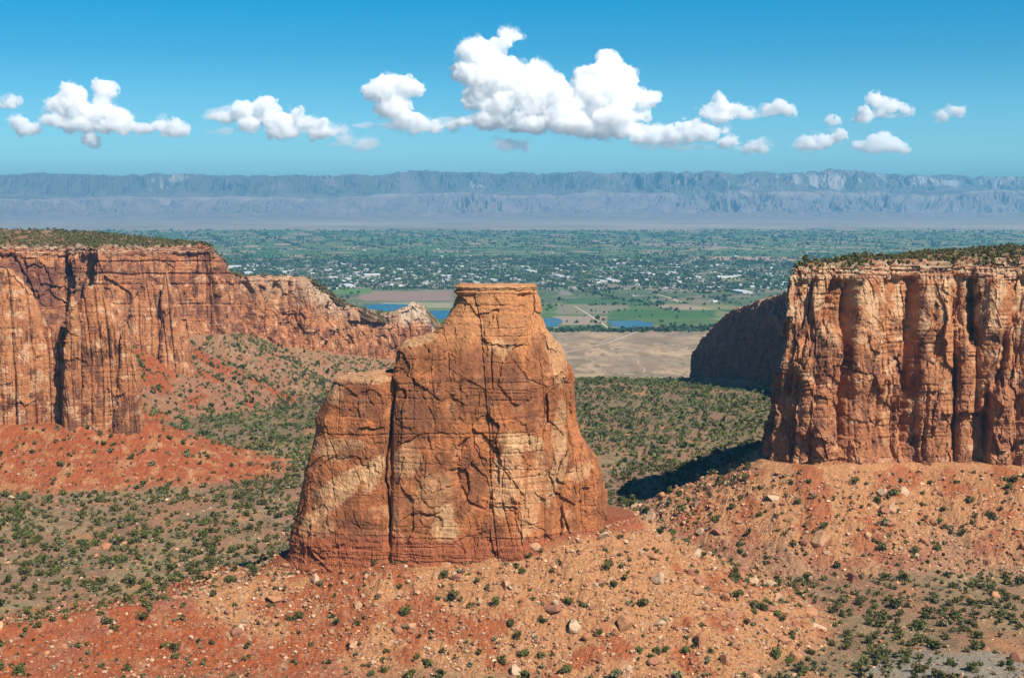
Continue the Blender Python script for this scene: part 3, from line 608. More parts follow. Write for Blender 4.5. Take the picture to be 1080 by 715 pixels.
def col_m(P, s, z, qx, qy, d):
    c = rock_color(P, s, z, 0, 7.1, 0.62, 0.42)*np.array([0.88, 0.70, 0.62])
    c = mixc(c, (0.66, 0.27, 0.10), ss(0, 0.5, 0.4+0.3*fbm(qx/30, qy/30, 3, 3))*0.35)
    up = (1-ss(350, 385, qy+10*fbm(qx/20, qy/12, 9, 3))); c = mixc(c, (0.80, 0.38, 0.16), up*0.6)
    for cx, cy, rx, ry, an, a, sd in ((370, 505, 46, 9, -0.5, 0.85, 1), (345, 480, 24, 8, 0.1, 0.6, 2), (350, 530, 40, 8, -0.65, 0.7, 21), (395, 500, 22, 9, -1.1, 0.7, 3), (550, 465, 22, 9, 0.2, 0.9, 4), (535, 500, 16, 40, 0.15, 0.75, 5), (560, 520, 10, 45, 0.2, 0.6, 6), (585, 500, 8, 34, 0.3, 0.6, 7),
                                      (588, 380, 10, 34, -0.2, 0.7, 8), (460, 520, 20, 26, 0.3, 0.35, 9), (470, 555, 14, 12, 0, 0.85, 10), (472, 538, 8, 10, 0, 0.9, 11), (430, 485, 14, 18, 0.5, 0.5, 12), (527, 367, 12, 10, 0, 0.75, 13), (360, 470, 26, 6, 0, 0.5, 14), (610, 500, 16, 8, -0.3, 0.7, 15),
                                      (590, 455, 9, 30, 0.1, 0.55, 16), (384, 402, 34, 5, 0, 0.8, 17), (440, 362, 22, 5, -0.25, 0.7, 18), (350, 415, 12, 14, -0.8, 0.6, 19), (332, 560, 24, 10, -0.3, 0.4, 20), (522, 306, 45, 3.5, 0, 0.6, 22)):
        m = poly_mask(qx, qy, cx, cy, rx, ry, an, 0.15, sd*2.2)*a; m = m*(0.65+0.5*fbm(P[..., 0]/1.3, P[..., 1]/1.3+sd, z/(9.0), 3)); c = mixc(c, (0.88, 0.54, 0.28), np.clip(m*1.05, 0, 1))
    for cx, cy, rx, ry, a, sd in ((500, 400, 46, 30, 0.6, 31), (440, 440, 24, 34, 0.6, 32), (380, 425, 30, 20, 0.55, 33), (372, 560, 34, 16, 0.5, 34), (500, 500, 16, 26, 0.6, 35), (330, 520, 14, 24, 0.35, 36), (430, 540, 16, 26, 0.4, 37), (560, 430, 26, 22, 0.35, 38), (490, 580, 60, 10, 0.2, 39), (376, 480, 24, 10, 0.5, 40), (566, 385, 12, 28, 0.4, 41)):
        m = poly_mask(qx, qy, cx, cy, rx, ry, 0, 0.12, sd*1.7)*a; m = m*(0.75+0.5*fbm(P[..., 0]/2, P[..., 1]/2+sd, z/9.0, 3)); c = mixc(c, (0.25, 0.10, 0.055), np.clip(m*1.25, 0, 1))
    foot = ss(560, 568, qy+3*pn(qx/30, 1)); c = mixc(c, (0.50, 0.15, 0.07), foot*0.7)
    return c
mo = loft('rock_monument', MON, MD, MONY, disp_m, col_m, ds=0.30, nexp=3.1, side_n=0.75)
tag(mo, 'huge free-standing orange sandstone monolith with flat cap and lower left shoulder, centre of the canyon', 'rock monument')
def fin(name, label, prof, D, yc, seed, cw=9, ca=2.6, ds=0.5, group=None, varn=0.42, pale=0.5, nexp=2.4):
    def dp(s, z, P, qx, qy, fr): return joints(s, z, P, seed, cw, ca, 1.0, fine=0.45)
    def cl(P, s, z, qx, qy, d): return rock_color(P, s, z, 0, seed, varn, pale)
    o = loft(name, prof, D, yc, dp, cl, ds=ds, nexp=nexp); tag(o, label, 'rock fin', group); return o
PALE_F = 0.66
G1 = 'rock fins standing before the left mesa'
fin('rock_fin', 'broad pale orange rock fin cut by the left edge of the photo', [(480, -190, 66, 30), (445, -185, 62, 28), (400, -180, 58, 25), (370, -175, 48, 22), (350, -165, 33, 20), (335, -160, 29, 18), (322, -150, 24, 16), (308, -140, 15, 13), (297, -125, 7, 11), (289, -90, 0, 8), (286, -60, -6, 5), (284, -40, -20, 2)], 1180, 1215, 2.2, 14, 5, group=G1, varn=0.34, pale=0.62)
fin('rock_fin', 'low row of blocky columns between the pale left fin and the tall ribbed fin', [(480, 22, 76, 15), (445, 26, 72, 14), (400, 28, 70, 12), (370, 30, 68, 11), (354, 31, 66, 10), (349, 34, 64, 8), (346, 38, 60, 4)], 1185, 1216, 3.9, 7, 2.6, group=G1)
fin('rock_fin', 'tall ribbed rock fin with knobbly rounded tops left of the red talus slope', [(480, 62, 136, 20), (445, 64, 131, 18), (420, 65, 130, 17), (395, 66, 128, 15), (370, 68, 124, 14), (355, 69, 118, 13), (342, 70, 114, 12), (330, 71, 109, 10), (322, 73, 106, 9), (315, 78, 103, 8), (308, 83, 99, 6), (304, 86, 94, 4), (302, 88, 92, 2)], 1175, 1200, 5.6, 8, 3.4, group=G1)
fin('rock_fin', 'short column at the right foot of the tall ribbed fin', [(480, 108, 144, 13), (445, 112, 141, 12), (420, 114, 140, 11), (400, 116, 138, 10), (388, 118, 136, 8), (370, 118, 131, 7), (355, 119, 128, 6), (346, 120, 126, 4), (343, 121, 124, 2)], 1165, 1192, 6.4, 6, 2.2, group=G1)
fin('rock_fin', 'slender column leaning on the left side of the tall ribbed fin', [(480, 56, 84, 12), (445, 58, 82, 11), (400, 60, 80, 9), (360, 62, 78, 8), (335, 64, 76, 7), (322, 65, 73, 5), (315, 66, 71, 3)], 1168, 1188, 8.4, 6, 2.0, group=G1)
G2 = 'rock fins joined to the left mesa wall'
fin('rock_fin', 'reddish fin with a slanting top against the far left mesa wall', [(420, 110, 176, 30), (382, 116, 172, 26), (360, 120, 170, 22), (340, 124, 166, 18), (322, 128, 162, 14), (310, 133, 158, 10), (303, 138, 153, 7), (299, 141, 148, 3)], 1650, 1700, 9.1, 10, 4, ds=0.8, group=G2)
fin('rock_fin', 'sharp pointed spire against the far left mesa wall', [(420, 156, 196, 26), (384, 160, 190, 22), (365, 161, 188, 18), (345, 162, 184, 14), (330, 162, 181, 11), (315, 163, 175, 8), (302, 164, 171, 5), (293, 166, 169, 2), (289, 167, 168, 1)], 1655, 1690, 10.3, 9, 3.4, ds=0.8, group=G2)
fin('rock_fin', 'small dark knob at the right end of the far fin row', [(410, 172, 202, 20), (382, 176, 196, 17), (365, 177, 194, 13), (352, 179, 192, 9), (345, 182, 189, 5), (342, 184, 187, 2)], 1660, 1690, 12.3, 8, 2.6, ds=0.8, group=G2)

# ------------------------------------------------------------------ Book Cliffs beyond the valley
rowsM = np.linspace(21000, 39500, 300); txM = np.linspace(-0.62, 0.62, 1500)
Yc = np.repeat(rowsM[:, None], len(txM), 1); Xc = txM[None, :]*30000*(0.72+0.28*(Yc-21000)/9000)
mxp = Xc/Yc*F0+W0/2
edge = 25800+2300*fbm(Xc/8000, 0.5, 3, 3)+1100*fbm(Xc/1900, 2.2, 1, 3)
e2 = 30300+2600*fbm(Xc/6500+3, 0.5, 8, 3)+1300*fbm(Xc/1700, 5.2, 1, 4)
crest = np.interp(mxp, [-200, 0, 60, 120, 180, 250, 330, 400, 450, 500, 560, 620, 680, 740, 800, 845, 880, 920, 960, 1020, 1080, 1300], [186, 187, 186, 188, 186, 188, 187, 188, 184, 187, 188, 184, 187, 183, 185, 186, 181, 186, 188, 191, 192, 192])
zc = CAMZ+(YH-crest-0.8+1.6*fbm(Xc/900, 7.1, 1, 3)+3.2*fbm(Xc/3200, 3.1, 8, 3))/F0*(e2+2500)
zlow = 150+np.interp(mxp, [0, 300, 500, 800, 1080], [330, 320, 380, 440, 430])+90*fbm(Xc/2600, 3.3, 4, 3)
wq_ = fbm(Xc/3000, Yc/3000, 6, 3)*1.3
rid = 1-np.abs(fbm(Xc/700+wq_, Yc/1500+wq_, 1, 6, g=0.58))*2.4
rid2 = 1-np.abs(fbm(Xc/800+wq_+5, Yc/1500, 4, 6, g=0.6))*2.6
t1 = np.clip((Yc-edge)/2600, 0, 1); t2 = np.clip((Yc-e2)/3000, 0, 1)
spur = ss(-0.1, 0.5, fbm(Xc/2300, Yc/5000, 14, 3))
Zm = np.interp(Yc, [20000, 25000, 32000], [15, 140, 200])-6+14*ss(21500, 23500, Yc)+(zlow-170)*(0.35*ss(0, 1, t1)+0.65*ss(0.1, 0.75, t1-0.25*(1-rid)))*(0.55+0.45*np.maximum(spur, ss(0.5, 1, t1)))+110*(rid-0.5)*ss(0, 0.25, t1)*(1-0.6*ss(0.7, 1, t1))
hills = ss(23200, 24800, Yc)*(1-ss(0, 0.2, t1))*70*np.clip(fbm(Xc/500, Yc/420, 21, 4)+0.1, 0, 1); Zm = Zm+hills
Zm = Zm+(zc-zlow)*(0.25*t2+0.75*ss(0.12, 0.7, t2-0.28*(1-rid2)))*ss(0, 0.1, t2)+120*(rid2-0.4)*ss(0, 0.2, t2)*(1-0.85*ss(0.75, 1, t2))+60*fbm(Xc/1800, Yc/1800, 2, 4)*ss(0, 0.3, t2)*(1-ss(0.7, 0.95, t2))
cm = np.empty(Zm.shape+(3,)); cm[...] = (0.40, 0.33, 0.31); cm = mixc(cm, (0.26, 0.24, 0.25), ss(0.0, 0.3, fbm(Xc/1600, Yc/500, 31, 4))*0.7)
cm = mixc(cm, (0.33, 0.28, 0.26), ss(-0.1, 0.5, rid-0.5)*0.5); cm = mixc(cm, (0.60, 0.50, 0.42), ss(0.75, 0.9, t1)*(1-ss(0.95, 1, t1))*0.7)
cm = mixc(cm, (0.20, 0.21, 0.16), ss(0.02, 0.2, t2)*0.85*ss(-0.6, 0.0, fbm(Xc/900, Yc/900, 3, 3))); cm = mixc(cm, (0.74, 0.68, 0.60), ss(0.22, 0.34, t2+0.12*pn(Xc/500, 2))*(1-ss(0.55, 0.75, t2))*ss(0.0, 0.30, fbm(Xc/1500, Yc/2500, 1, 3)-0.24+0.32*ss(3500, 5500, Xc)+0.5*fbm(Xc/240, Yc/500, 3, 3))*0.9)
cm = mixc(cm, (0.16, 0.17, 0.11), ss(0.9, 1, t1)*(1-ss(0.0, 0.1, t2))*0.6); cm = mixc(cm, (0.50, 0.42, 0.37), (1-ss(22500, 24500, Yc))*0.8)
bk = mesh_np('mountains', np.stack([Xc, Yc, Zm], -1).reshape(-1, 3), grid_faces(len(rowsM), len(txM)), M_mtn, cm.reshape(-1, 3), smooth=False)
tag(bk, kind='structure')

# ------------------------------------------------------------------ water
mw = bpy.data.materials.new('pond_water'); mw.use_nodes = True; b = mw.node_tree.nodes['Principled BSDF']
b.inputs['Base Color'].default_value = (0.02, 0.09, 0.14, 1); b.inputs['Roughness'].default_value = 0.3; b.inputs['Specular IOR Level'].default_value = 0.2
nn = mw.node_tree.nodes.new('ShaderNodeTexNoise'); nn.inputs['Scale'].default_value = 0.2; bb = mw.node_tree.nodes.new('ShaderNodeBump'); bb.inputs['Strength'].default_value = 0.03
mw.node_tree.links.new(nn.outputs[0], bb.inputs['Height']); mw.node_tree.links.new(bb.outputs[0], b.inputs['Normal'])
def gpt(px, py, z=0.3):
    """valley point seen at a photo pixel (ground at z)"""
    x1, y1, z1 = at(px, py, 1000.0); k = (CAMZ-z)/(CAMZ-z1); return float(x1*k), float(1000*k)
def pond(name, pts, seed):
    P = [gpt(*p) for p in pts]; V = []
    n = len(P)
    for i in range(n):
        a, b_ = np.array(P[i]), np.array(P[(i+1) % n])
        for t in np.linspace(0, 1, 8, endpoint=False):
            q = a*(1-t)+b_*t; V.append((q[0]+9*pn(q[0]/40, q[1]/60, seed), q[1]+14*pn(q[0]/40, q[1]/60, seed+5), 0.35))
    me = bpy.data.meshes.new(name); me.from_pydata(V, [], [list(range(len(V)))]); me.materials.append(mw)
    o = bpy.data.objects.new(name, me); C.objects.link(o); return tag(o, kind='structure')
pond('pond', [(384, 322), (400, 320.5), (440, 321), (445, 323), (430, 327.5), (405, 328), (388, 326)], 1)
pond('pond', [(440, 328), (478, 327), (490, 330), (480, 337), (450, 336)], 2)
pond('pond', [(569, 336), (590, 335.5), (594, 339), (588, 344), (570, 345)], 3)
pond('pond', [(640, 338.5), (672, 338), (690, 341), (684, 347), (662, 347.5), (648, 345)], 4)
pond('pond', [(700, 344), (730, 343), (726, 346), (704, 347)], 5)

# ------------------------------------------------------------------ roads in the valley
M_dirt = mat_plain('pale_road', (0.50, 0.40, 0.28), s=20)
def road(pts, wd):
    P = [np.array(gpt(*p)) for p in pts]; V = []; n = len(P)
    for i in range(n):
        d = P[min(i+1, n-1)]-P[max(i-1, 0)]; d /= np.linalg.norm(d); nn_ = np.array([-d[1], d[0]])*wd/2
        V += [(*(P[i]-nn_), 0.5), (*(P[i]+nn_), 0.5)]
    me = bpy.data.meshes.new('road'); me.from_pydata(V, [], [(2*i, 2*i+1, 2*i+3, 2*i+2) for i in range(n-1)]); me.materials.append(M_dirt)
    o = bpy.data.objects.new('road', me); C.objects.link(o); tag(o, kind='structure')
road([(606, 323), (618, 330), (630, 338), (642, 346)], 6)
road([(470, 302.5), (560, 304), (650, 304.5), (760, 307)], 26)
road([(672, 350), (640, 362), (560, 380)], 5)
road([(350, 301), (420, 302), (480, 302.6)], 22)
road([(686, 309), (706, 314), (718, 319)], 10)

# ------------------------------------------------------------------ vegetation
def leaf_cloud(n, rx, rz, lobes, size, seed, flat=0.0):
    """n small leaf clumps (quads) spread through an uneven crown made of lobes"""
    r = np.random.default_rng(seed)
    lc = np.stack([r.normal(0, 0.30, lobes)*rx, r.normal(0, 0.30, lobes)*rx, rz*(0.30+0.75*r.random(lobes))], -1); lr = (0.32+0.35*r.random(lobes))
    lc[:, 2] = np.minimum(lc[:, 2], rz*1.25)
    k = r.integers(0, lobes, n); u = r.normal(size=(n, 3)); u /= np.linalg.norm(u, axis=1)[:, None]
    rad = lr[k]*(0.55+0.5*r.random(n)); c = lc[k]+u*rad[:, None]*np.array([rx, rx, rz*0.8])
    c[:, 2] = np.maximum(c[:, 2], 0.12*rz*r.random(n))
    a = r.normal(size=(n, 3))+u*0.8; a /= np.linalg.norm(a, axis=1)[:, None]
    b_ = np.cross(a, r.normal(size=(n, 3))); b_ /= np.linalg.norm(b_, axis=1)[:, None]; a2 = np.cross(a, b_)
    s = size*(0.6+0.8*r.random(n))[:, None]
    V = np.stack([c-b_*s-a2*s*0.8, c+b_*s-a2*s, c+b_*s*0.9+a2*s, c-b_*s+a2*s*0.7], 1).reshape(-1, 3)
    return V, np.arange(4*n).reshape(-1, 4)
def scatter(name, V0s, X, Y, Z, sc, szz, mat, kidx, smooth=False):
    """one mesh made of many turned and scaled copies of a few templates; returns the object"""
    Vs, Fs, off = [], [], 0
    ang = rng.random(len(X))*6.283
    for k, (V0, F0_) in enumerate(V0s):
        m = np.where(kidx == k)[0]
        if not len(m): continue
        ca, sa = np.cos(ang[m])[:, None], np.sin(ang[m])[:, None]
        vx = (V0[None, :, 0]*ca-V0[None, :, 1]*sa)*sc[m][:, None]+X[m][:, None]; vy = (V0[None, :, 0]*sa+V0[None, :, 1]*ca)*sc[m][:, None]+Y[m][:, None]
        vz = V0[None, :, 2]*szz[m][:, None]+Z[m][:, None]
        Vs.append(np.stack([vx, vy, vz], -1).reshape(-1, 3)); Fs.append((F0_[None]+(np.arange(len(m))*len(V0))[:, None, None]).reshape(-1, F0_.shape[1])+off); off += len(m)*len(V0)
    return mesh_np(name, np.concatenate(Vs), np.concatenate(Fs), mat, smooth=smooth)
M_jun = mat_leaf('juniper_leaf', (0.042, 0.044, 0.013), (0.150, 0.136, 0.045), 0.35)
M_jun2 = mat_leaf('pinyon_leaf', (0.055, 0.070, 0.020), (0.15, 0.165, 0.045), 0.35)
M_sage = mat_leaf('sage_leaf', (0.095, 0.10, 0.045), (0.22, 0.20, 0.11), 0.35)
M_green = mat_leaf('canyon_shrub_leaf', (0.045, 0.055, 0.018), (0.13, 0.145, 0.048), 0.07)
M_vtree = mat_leaf('cottonwood_leaf', (0.022, 0.045, 0.018), (0.06, 0.10, 0.035), 0.01)

# candidate plants over the canyon floor and the slopes
def density(x, y):
    z, m, d = height(x, y, True)
    n = fbm(x/55, y/70, 51, 4); n2 = fbm(x/16, y/18, 55, 3)
    p = np.clip(0.72+1.5*n+0.7*n2, 0.06, 1.0)
    for k, v in (('l', 0.90), ('r', 0.55), ('c', 0.55), ('f', 0.42), ('g', 0.48), ('m', 0.42)): p = p*(1-m[k])+v*m[k]*np.clip(0.8+0.9*n2, 0.1, 2)
    p = p*(d['m'] > 3)*(d['r'] > 7)*(d['f'] > 3)*(d['c'] > 3)*(d['l'] > 7)
    return p, z, m
NC = 190000
cy = 540+(2900-540)*rng.random(NC)**0.95; cx = (rng.random(NC)*2-1)*0.5*cy
# area weighting: wedge grows with y
keep = rng.random(NC) < cy/2900*1.0
cx, cy = cx[keep], cy[keep]
ex = 540+rng.random(12000)*700; e_x = (rng.random(12000)*2-1)*0.46*ex; kp = rng.random(12000) < ex/1240
cx = np.concatenate([cx, e_x[kp]]); cy = np.concatenate([cy, ex[kp]])
pd_, cz, cmk = density(cx, cy); pd_ = np.clip(pd_*(1+0.7*ss(1200, 1500, cy)), 0, 1); k = rng.random(len(cx)) < pd_
cx, cy, cz = cx[k], cy[k], cz[k]
def inside_mesa(x, y):
    # right of the right wall line / behind the left wall line
    r = np.array([(p[0], p[1]) for p in RIGHT]); xr = np.interp(y, r[:13, 1][::-1], r[:13, 0][::-1]); yr = np.interp(x, r[13:, 0], r[13:, 1])
    a = (y > yr-3) & (x > xr-3) & (x > r[13, 0]-5) & (y < 2190)
    l = np.array([(p[0], p[1]) for p in LEFTBACK]); yl = np.interp(x, l[:, 0], l[:, 1]); b_ = (y > yl-8) & (x < -85)
    return a | b_
k = ~inside_mesa(cx, cy); cx, cy, cz = cx[k], cy[k], cz[k]
cs = np.clip(np.exp(rng.normal(0.34, 0.46, len(cx))), 0.55, 3.6); _hh, _mm, _ = height(cx, cy, True); cs = cs*(1-0.10*np.maximum.reduce([_mm['m'], _mm['r'], _mm['g'], _mm['f']]))          # radius m
px_, py_ = proj(cx, cy, cz)
infr = (px_ > 4) & (px_ < 1076) & (py_ < 712) & (py_ > 380)
behind_mon = (px_ > 296) & (px_ < 645) & (cy > 740) & (py_ > 400)
# hidden behind the red ridge or other ground
vis = np.ones(len(cx), bool); cand = np.where(infr & ~behind_mon & (cy < 1300))[0]
for t in np.linspace(0.55, 0.985, 30):
    lz = CAMZ+(cz[cand]+1.5-CAMZ)*t; vis[cand] &= lz > height(cx[cand]*t, cy[cand]*t)-0.3
cand = cand[vis[cand]]
score = cs[cand]/cy[cand]; near = cand[np.argsort(-score)[:300]]
far = np.ones(len(cx), bool); far[near] = False
tmpl_far = [leaf_cloud(16, 1.0, 1.05, 4, 0.38, 100+i) for i in range(6)]
tmpl_mid = [leaf_cloud(75, 1.0, 1.1, 6, 0.20, 120+i) for i in range(8)]
fz = np.where(far)[0]; rnd = rng.random(len(fz))
mid = cy[fz] < 1250
def sub(name, sel, tm, mat, lab):
    i = fz[sel]; o = scatter(name, tm, cx[i], cy[i], cz[i]-0.1, cs[i]*1.0, cs[i]*(0.75+0.5*rng.random(len(i))), mat, rng.integers(0, len(tm), len(i)))
    return tag(o, lab, name.replace('_', ' '), kind='stuff')
sub('juniper_scrub', mid & (rnd < 0.72), tmpl_mid, M_jun, 'dark green juniper scrub dotted over the near canyon floor and slopes')
sub('sagebrush', mid & (rnd >= 0.72), tmpl_mid, M_sage, 'grey-green sagebrush scattered among the darker junipers')
sub('canyon_scrub', ~mid, tmpl_far, M_green, 'green scrub covering the distant canyon floor')
# small low bushes and grass tufts
nt_ = 26000; ty = 545+900*rng.random(nt_)**1.2; tx_ = (rng.random(nt_)*2-1)*0.44*ty
dp, tz, _ = density(tx_, ty); k = (rng.random(nt_) < 0.25+0.6*dp)&(dp>0) & ~inside_mesa(tx_, ty)
tt = [leaf_cloud(9, 1.0, 0.8, 2, 0.42, 160+i) for i in range(5)]
sz_ = 0.25+0.4*rng.random(k.sum())**2
o = scatter('grass_tufts', tt, tx_[k], ty[k], tz[k]-0.03, sz_, sz_, M_sage, rng.integers(0, 5, k.sum())); tag(o, 'low dry grass tufts and small shrubs on the canyon floor', 'grass', kind='stuff')
# plateau trees
for nm, PP, n, lab in (('mesa_scrub', RP, 5200, 'dark junipers growing along the top of the right mesa'), ('mesa_scrub', LP, 9000, 'dark junipers growing along the top of the left mesa')):
    r_, c_ = PP.shape[:2]; wts = np.hypot(PP[1:, :, 0]-PP[:-1, :, 0], PP[1:, :, 1]-PP[:-1, :, 1])**0.8
    i = rng.choice(wts.size, n*2, p=(wts/wts.sum()).ravel()); a = PP[1:].reshape(-1, 3)[i]+rng.normal(0, 1.0, (n*2, 3))*np.array([2, 2, 0])
    dd = np.hypot(a[:, 0]-PP[0].reshape(-1, 3)[i % c_, 0], a[:, 1]-PP[0].reshape(-1, 3)[i % c_, 1]); q = (dd > 5) & (fbm(a[:, 0]/18, a[:, 1]/18, 3, 3) > -0.15)
    if PP is RP: q &= a[:, 1] < 1460
    a = a[q][:n]; ssz = np.exp(rng.normal(0.35, 0.3, len(a)))
    o = scatter(nm, tmpl_mid if PP is RP else tmpl_far, a[:, 0], a[:, 1], a[:, 2]-0.1, ssz, ssz*1.1, M_jun, rng.integers(0, 6, len(a))); tag(o, lab, 'juniper scrub', kind='stuff')
# the 300 that show largest: each a thing with trunk and crown
def trunk_mesh(seed):
    r = random.Random(seed); bm = bmesh.new()
    def limb(p0, p1, r0, r1, n=6):
        p0, p1 = Vector(p0), Vector(p1); q = (p1-p0).to_track_quat('Z', 'Y'); rg = []
        for p, rr in ((p0, r0), ((p0+p1)/2+Vector((r.uniform(-.06, .06), r.uniform(-.06, .06), 0)), (r0+r1)/2), (p1, r1)):
            rg.append([bm.verts.new(p+q @ Vector((rr*math.cos(6.283*i/n), rr*math.sin(6.283*i/n), 0))) for i in range(n)])
        for a, b_ in zip(rg, rg[1:]):
            for i in range(n): bm.faces.new((a[i], a[(i+1) % n], b_[(i+1) % n], b_[i]))
        bm.faces.new(rg[-1])
    limb((0, 0, -0.15), (0.05, 0.03, 0.55), 0.14, 0.09)
    for i in range(5):
        a = r.random()*6.28; limb((0.04, 0.02, 0.25+0.05*i), (0.5*math.cos(a), 0.5*math.sin(a), 0.7+0.1*i), 0.06, 0.02, 5)
    me = bpy.data.meshes.new('trunk'); bm.to_mesh(me); bm.free(); me.materials.append(M_bark); return me
crowns = []
for i in range(9):
    V, Fq = leaf_cloud(340, 1.0, 1.15, 8, 0.095, 200+i)
    o = mesh_np('crown', V, Fq, (M_jun, M_jun, M_jun2)[i % 3], link=False); crowns.append(o.data); bpy.data.objects.remove(o)
trunks = [trunk_mesh(i) for i in range(3)]
sel = near; zt_, mm_, _ = height(cx[sel], cy[sel], True)
def zone(i, x, y, m, px, py):
    if m['g'][i] > 0.5 and x < -105: return 'the red ridge at the lower left'
    if m['f'][i] > 0.5: return 'the red talus below the left fins'
    if m['m'][i] > 0.5: return ('the tan talus left of the monument' if px < 400 else 'the tan talus straight below the monument' if px < 560 else 'the boulder slope right of the monument')
    if m['r'][i] > 0.5: return ('the rocky talus below the corner of the right mesa' if px < 900 else 'the rocky talus below the right mesa wall')
    if x < -60: return ('the canyon floor at the far left' if px < 110 else 'the canyon floor beyond the red ridge')
    return ('the flat just right of the boulder slope' if px < 850 else 'the grey flat in the lower right corner' if py > 620 else 'the flat below the right mesa talus')
pxs, pys = proj(cx[sel], cy[sel], zt_)
groups_seen = {}
for j, i in enumerate(sel):
    e = empty('juniper_tree', (cx[i], cy[i], zt_[j]-0.1)); k = int(rng.integers(0, 9)); s = cs[i]; e.scale = (s, s, s*random.uniform(0.85, 1.2)); e.rotation_euler = (0, 0, random.random()*6.28)
    z_ = zone(j, cx[i], cy[i], mm_, pxs[j], pys[j]); kind = 'olive' if k % 3 == 2 else 'dark green'; sz = 'large' if s > 2.4 else 'medium' if s > 1.8 else 'small'
    tag(e, f'{sz} bushy {kind} juniper on {z_}', 'juniper', f'{sz} {kind} junipers on {z_}')
    c_ = bpy.data.objects.new('crown', crowns[k]); C.objects.link(c_); c_.parent = e
    t_ = bpy.data.objects.new('trunk', trunks[k % 3]); C.objects.link(t_); t_.parent = e

# ------------------------------------------------------------------ boulders
def boulder_np(seed, sub_=2):
    bm = bmesh.new(); bmesh.ops.create_icosphere(bm, subdivisions=sub_, radius=1); V = np.array([v.co[:] for v in bm.verts]); F_ = np.array([[v.index for v in f.verts] for f in bm.faces]); bm.free()
    r = np.random.default_rng(seed); sc = np.array([1, 0.65+0.35*r.random(), 0.45+0.35*r.random()])
    for _ in range(9):                                   # planar fractures
        n = r.normal(size=3); n /= np.linalg.norm(n); h = 0.42+0.3*r.random(); d = V@n-h; V = V-np.clip(d, 0, None)[:, None]*n
    V = V*sc*1.25+0.05*np.stack([pn(V[:, 0]*2+seed, V[:, 1]*2, V[:, 2]*2+q) for q in (0, 5, 9)], -1)
    V[:, 2] += 0.25; return V, F_
bt = [boulder_np(i, 3) for i in range(10)]
def bcol(c): 
    return c
BCOL = [(0.66, 0.37, 0.20), (0.62, 0.30, 0.15), (0.54, 0.24, 0.12), (0.74, 0.49, 0.31), (0.46, 0.20, 0.12)]
bmeshes = []
for i in range(10):
    V, F_ = bt[i]
    for q in range(3):
        c0 = np.array(BCOL[(i+q*2) % 5]); cc = np.tile(c0, (len(V), 1))*(1+0.25*pn(V[:, 0]*1.5+i, V[:, 1]*1.5, V[:, 2]*3))[:, None]
        o = mesh_np('boulder', V, F_, M_boulder, cc, link=False); bmeshes.append(o.data); bpy.data.objects.remove(o)
bl = []  # px, py, radius m, description
named = [(863, 574, 6.0, 'dark tilted slab boulder', 'the middle of the right mesa talus'), (850, 572, 4.0, 'upright split boulder', 'the middle of the right mesa talus'), (695, 613, 4.2, 'long pale leaning boulder', 'the slope right of the monument'),
         (742, 643, 3.8, 'blocky pale boulder', 'the toe of the monument talus'), (659, 662, 4.6, 'large tan boulder in a heap', 'the slope right of the monument'), (767, 660, 3.4, 'wedge-shaped boulder', 'the toe of the monument talus'),
         (686, 548, 5.0, 'broad flat-topped boulder', 'the left toe of the right mesa talus'), (757, 564, 4.0, 'pale block', 'the left side of the right mesa talus'), (739, 563, 3.6, 'small orange block', 'the left side of the right mesa talus'), (902, 612, 4.4, 'long cream boulder', 'the flat below the right mesa talus'),
         (1020, 631, 4.8, 'squarish red-brown boulder', 'the flat at the far right'), (815, 526, 4.4, 'orange block', 'the upper right mesa talus'), (985, 553, 3.2, 'cream block', 'the right mesa talus'), (214, 391, 4.0, 'single large boulder', 'the red slope below the far left fins'), (940, 555, 3.5, 'tan flat boulder', 'the right mesa talus'),
         (168, 615, 2.6, 'flat tan boulder', 'the canyon floor beyond the red ridge'), (43, 487, 3.6, 'cream boulder pile block', 'the red talus below the left fins'), (358, 698, 2.6, 'pale rounded boulder', 'the bottom edge of the photo'), (372, 684, 3.0, 'pale flat boulder', 'the slope left of the bottom centre')]
P0 = np.array([(a[0], a[1]) for a in named], float); bx_, by_, bz_ = hit(P0[:, 0], P0[:, 1])
for a, x, y, z in zip(named, bx_, by_, bz_):
    if np.isfinite(y): bl.append((x, y, z, a[2], a[3], a[4]))
# scattered ones, clustered on the slopes
nq = 14000; qy = 560+560*rng.random(nq); qx_ = (rng.random(nq)*2-1)*0.40*qy; zq, mq, dq = height(qx_, qy, True)
cl = ss(0.0, 0.4, fbm(qx_/16, qy/16, 71, 3)); wq = 0.04+mq['m']*(0.25+0.9*cl*ss(-40, 60, qx_))+mq['r']*(0.30+0.7*cl)+0.22*mq['f']*cl+0.14*mq['g']*cl
k = (rng.random(nq) < wq*0.9) & (dq['m'] > 1.5) & (dq['r'] > 8) & (dq['f'] > 2) & ~inside_mesa(qx_, qy); qx_, qy, zq = qx_[k], qy[k], zq[k]
rq = 0.55*(1-rng.random(len(qx_)))**-0.62; rq = np.clip(rq, 0.5, 4.2)
pb, pc = proj(qx_, qy, zq); ok = (pb > 3) & (pb < 1077) & (pc < 712) & ~((pb > 296) & (pb < 645) & (qy > 735))
order = np.argsort(-(rq/qy)*ok); topn = order[:300-len(bl)]; rest = np.ones(len(qx_), bool); rest[topn] = False
mm = {k_: v[k] for k_, v in mq.items()}
class _I: pass
for i in topn:
    z_ = zone(i, qx_[i], qy[i], mm, pb[i], pc[i]); bl.append((qx_[i], qy[i], zq[i], rq[i], None, z_))
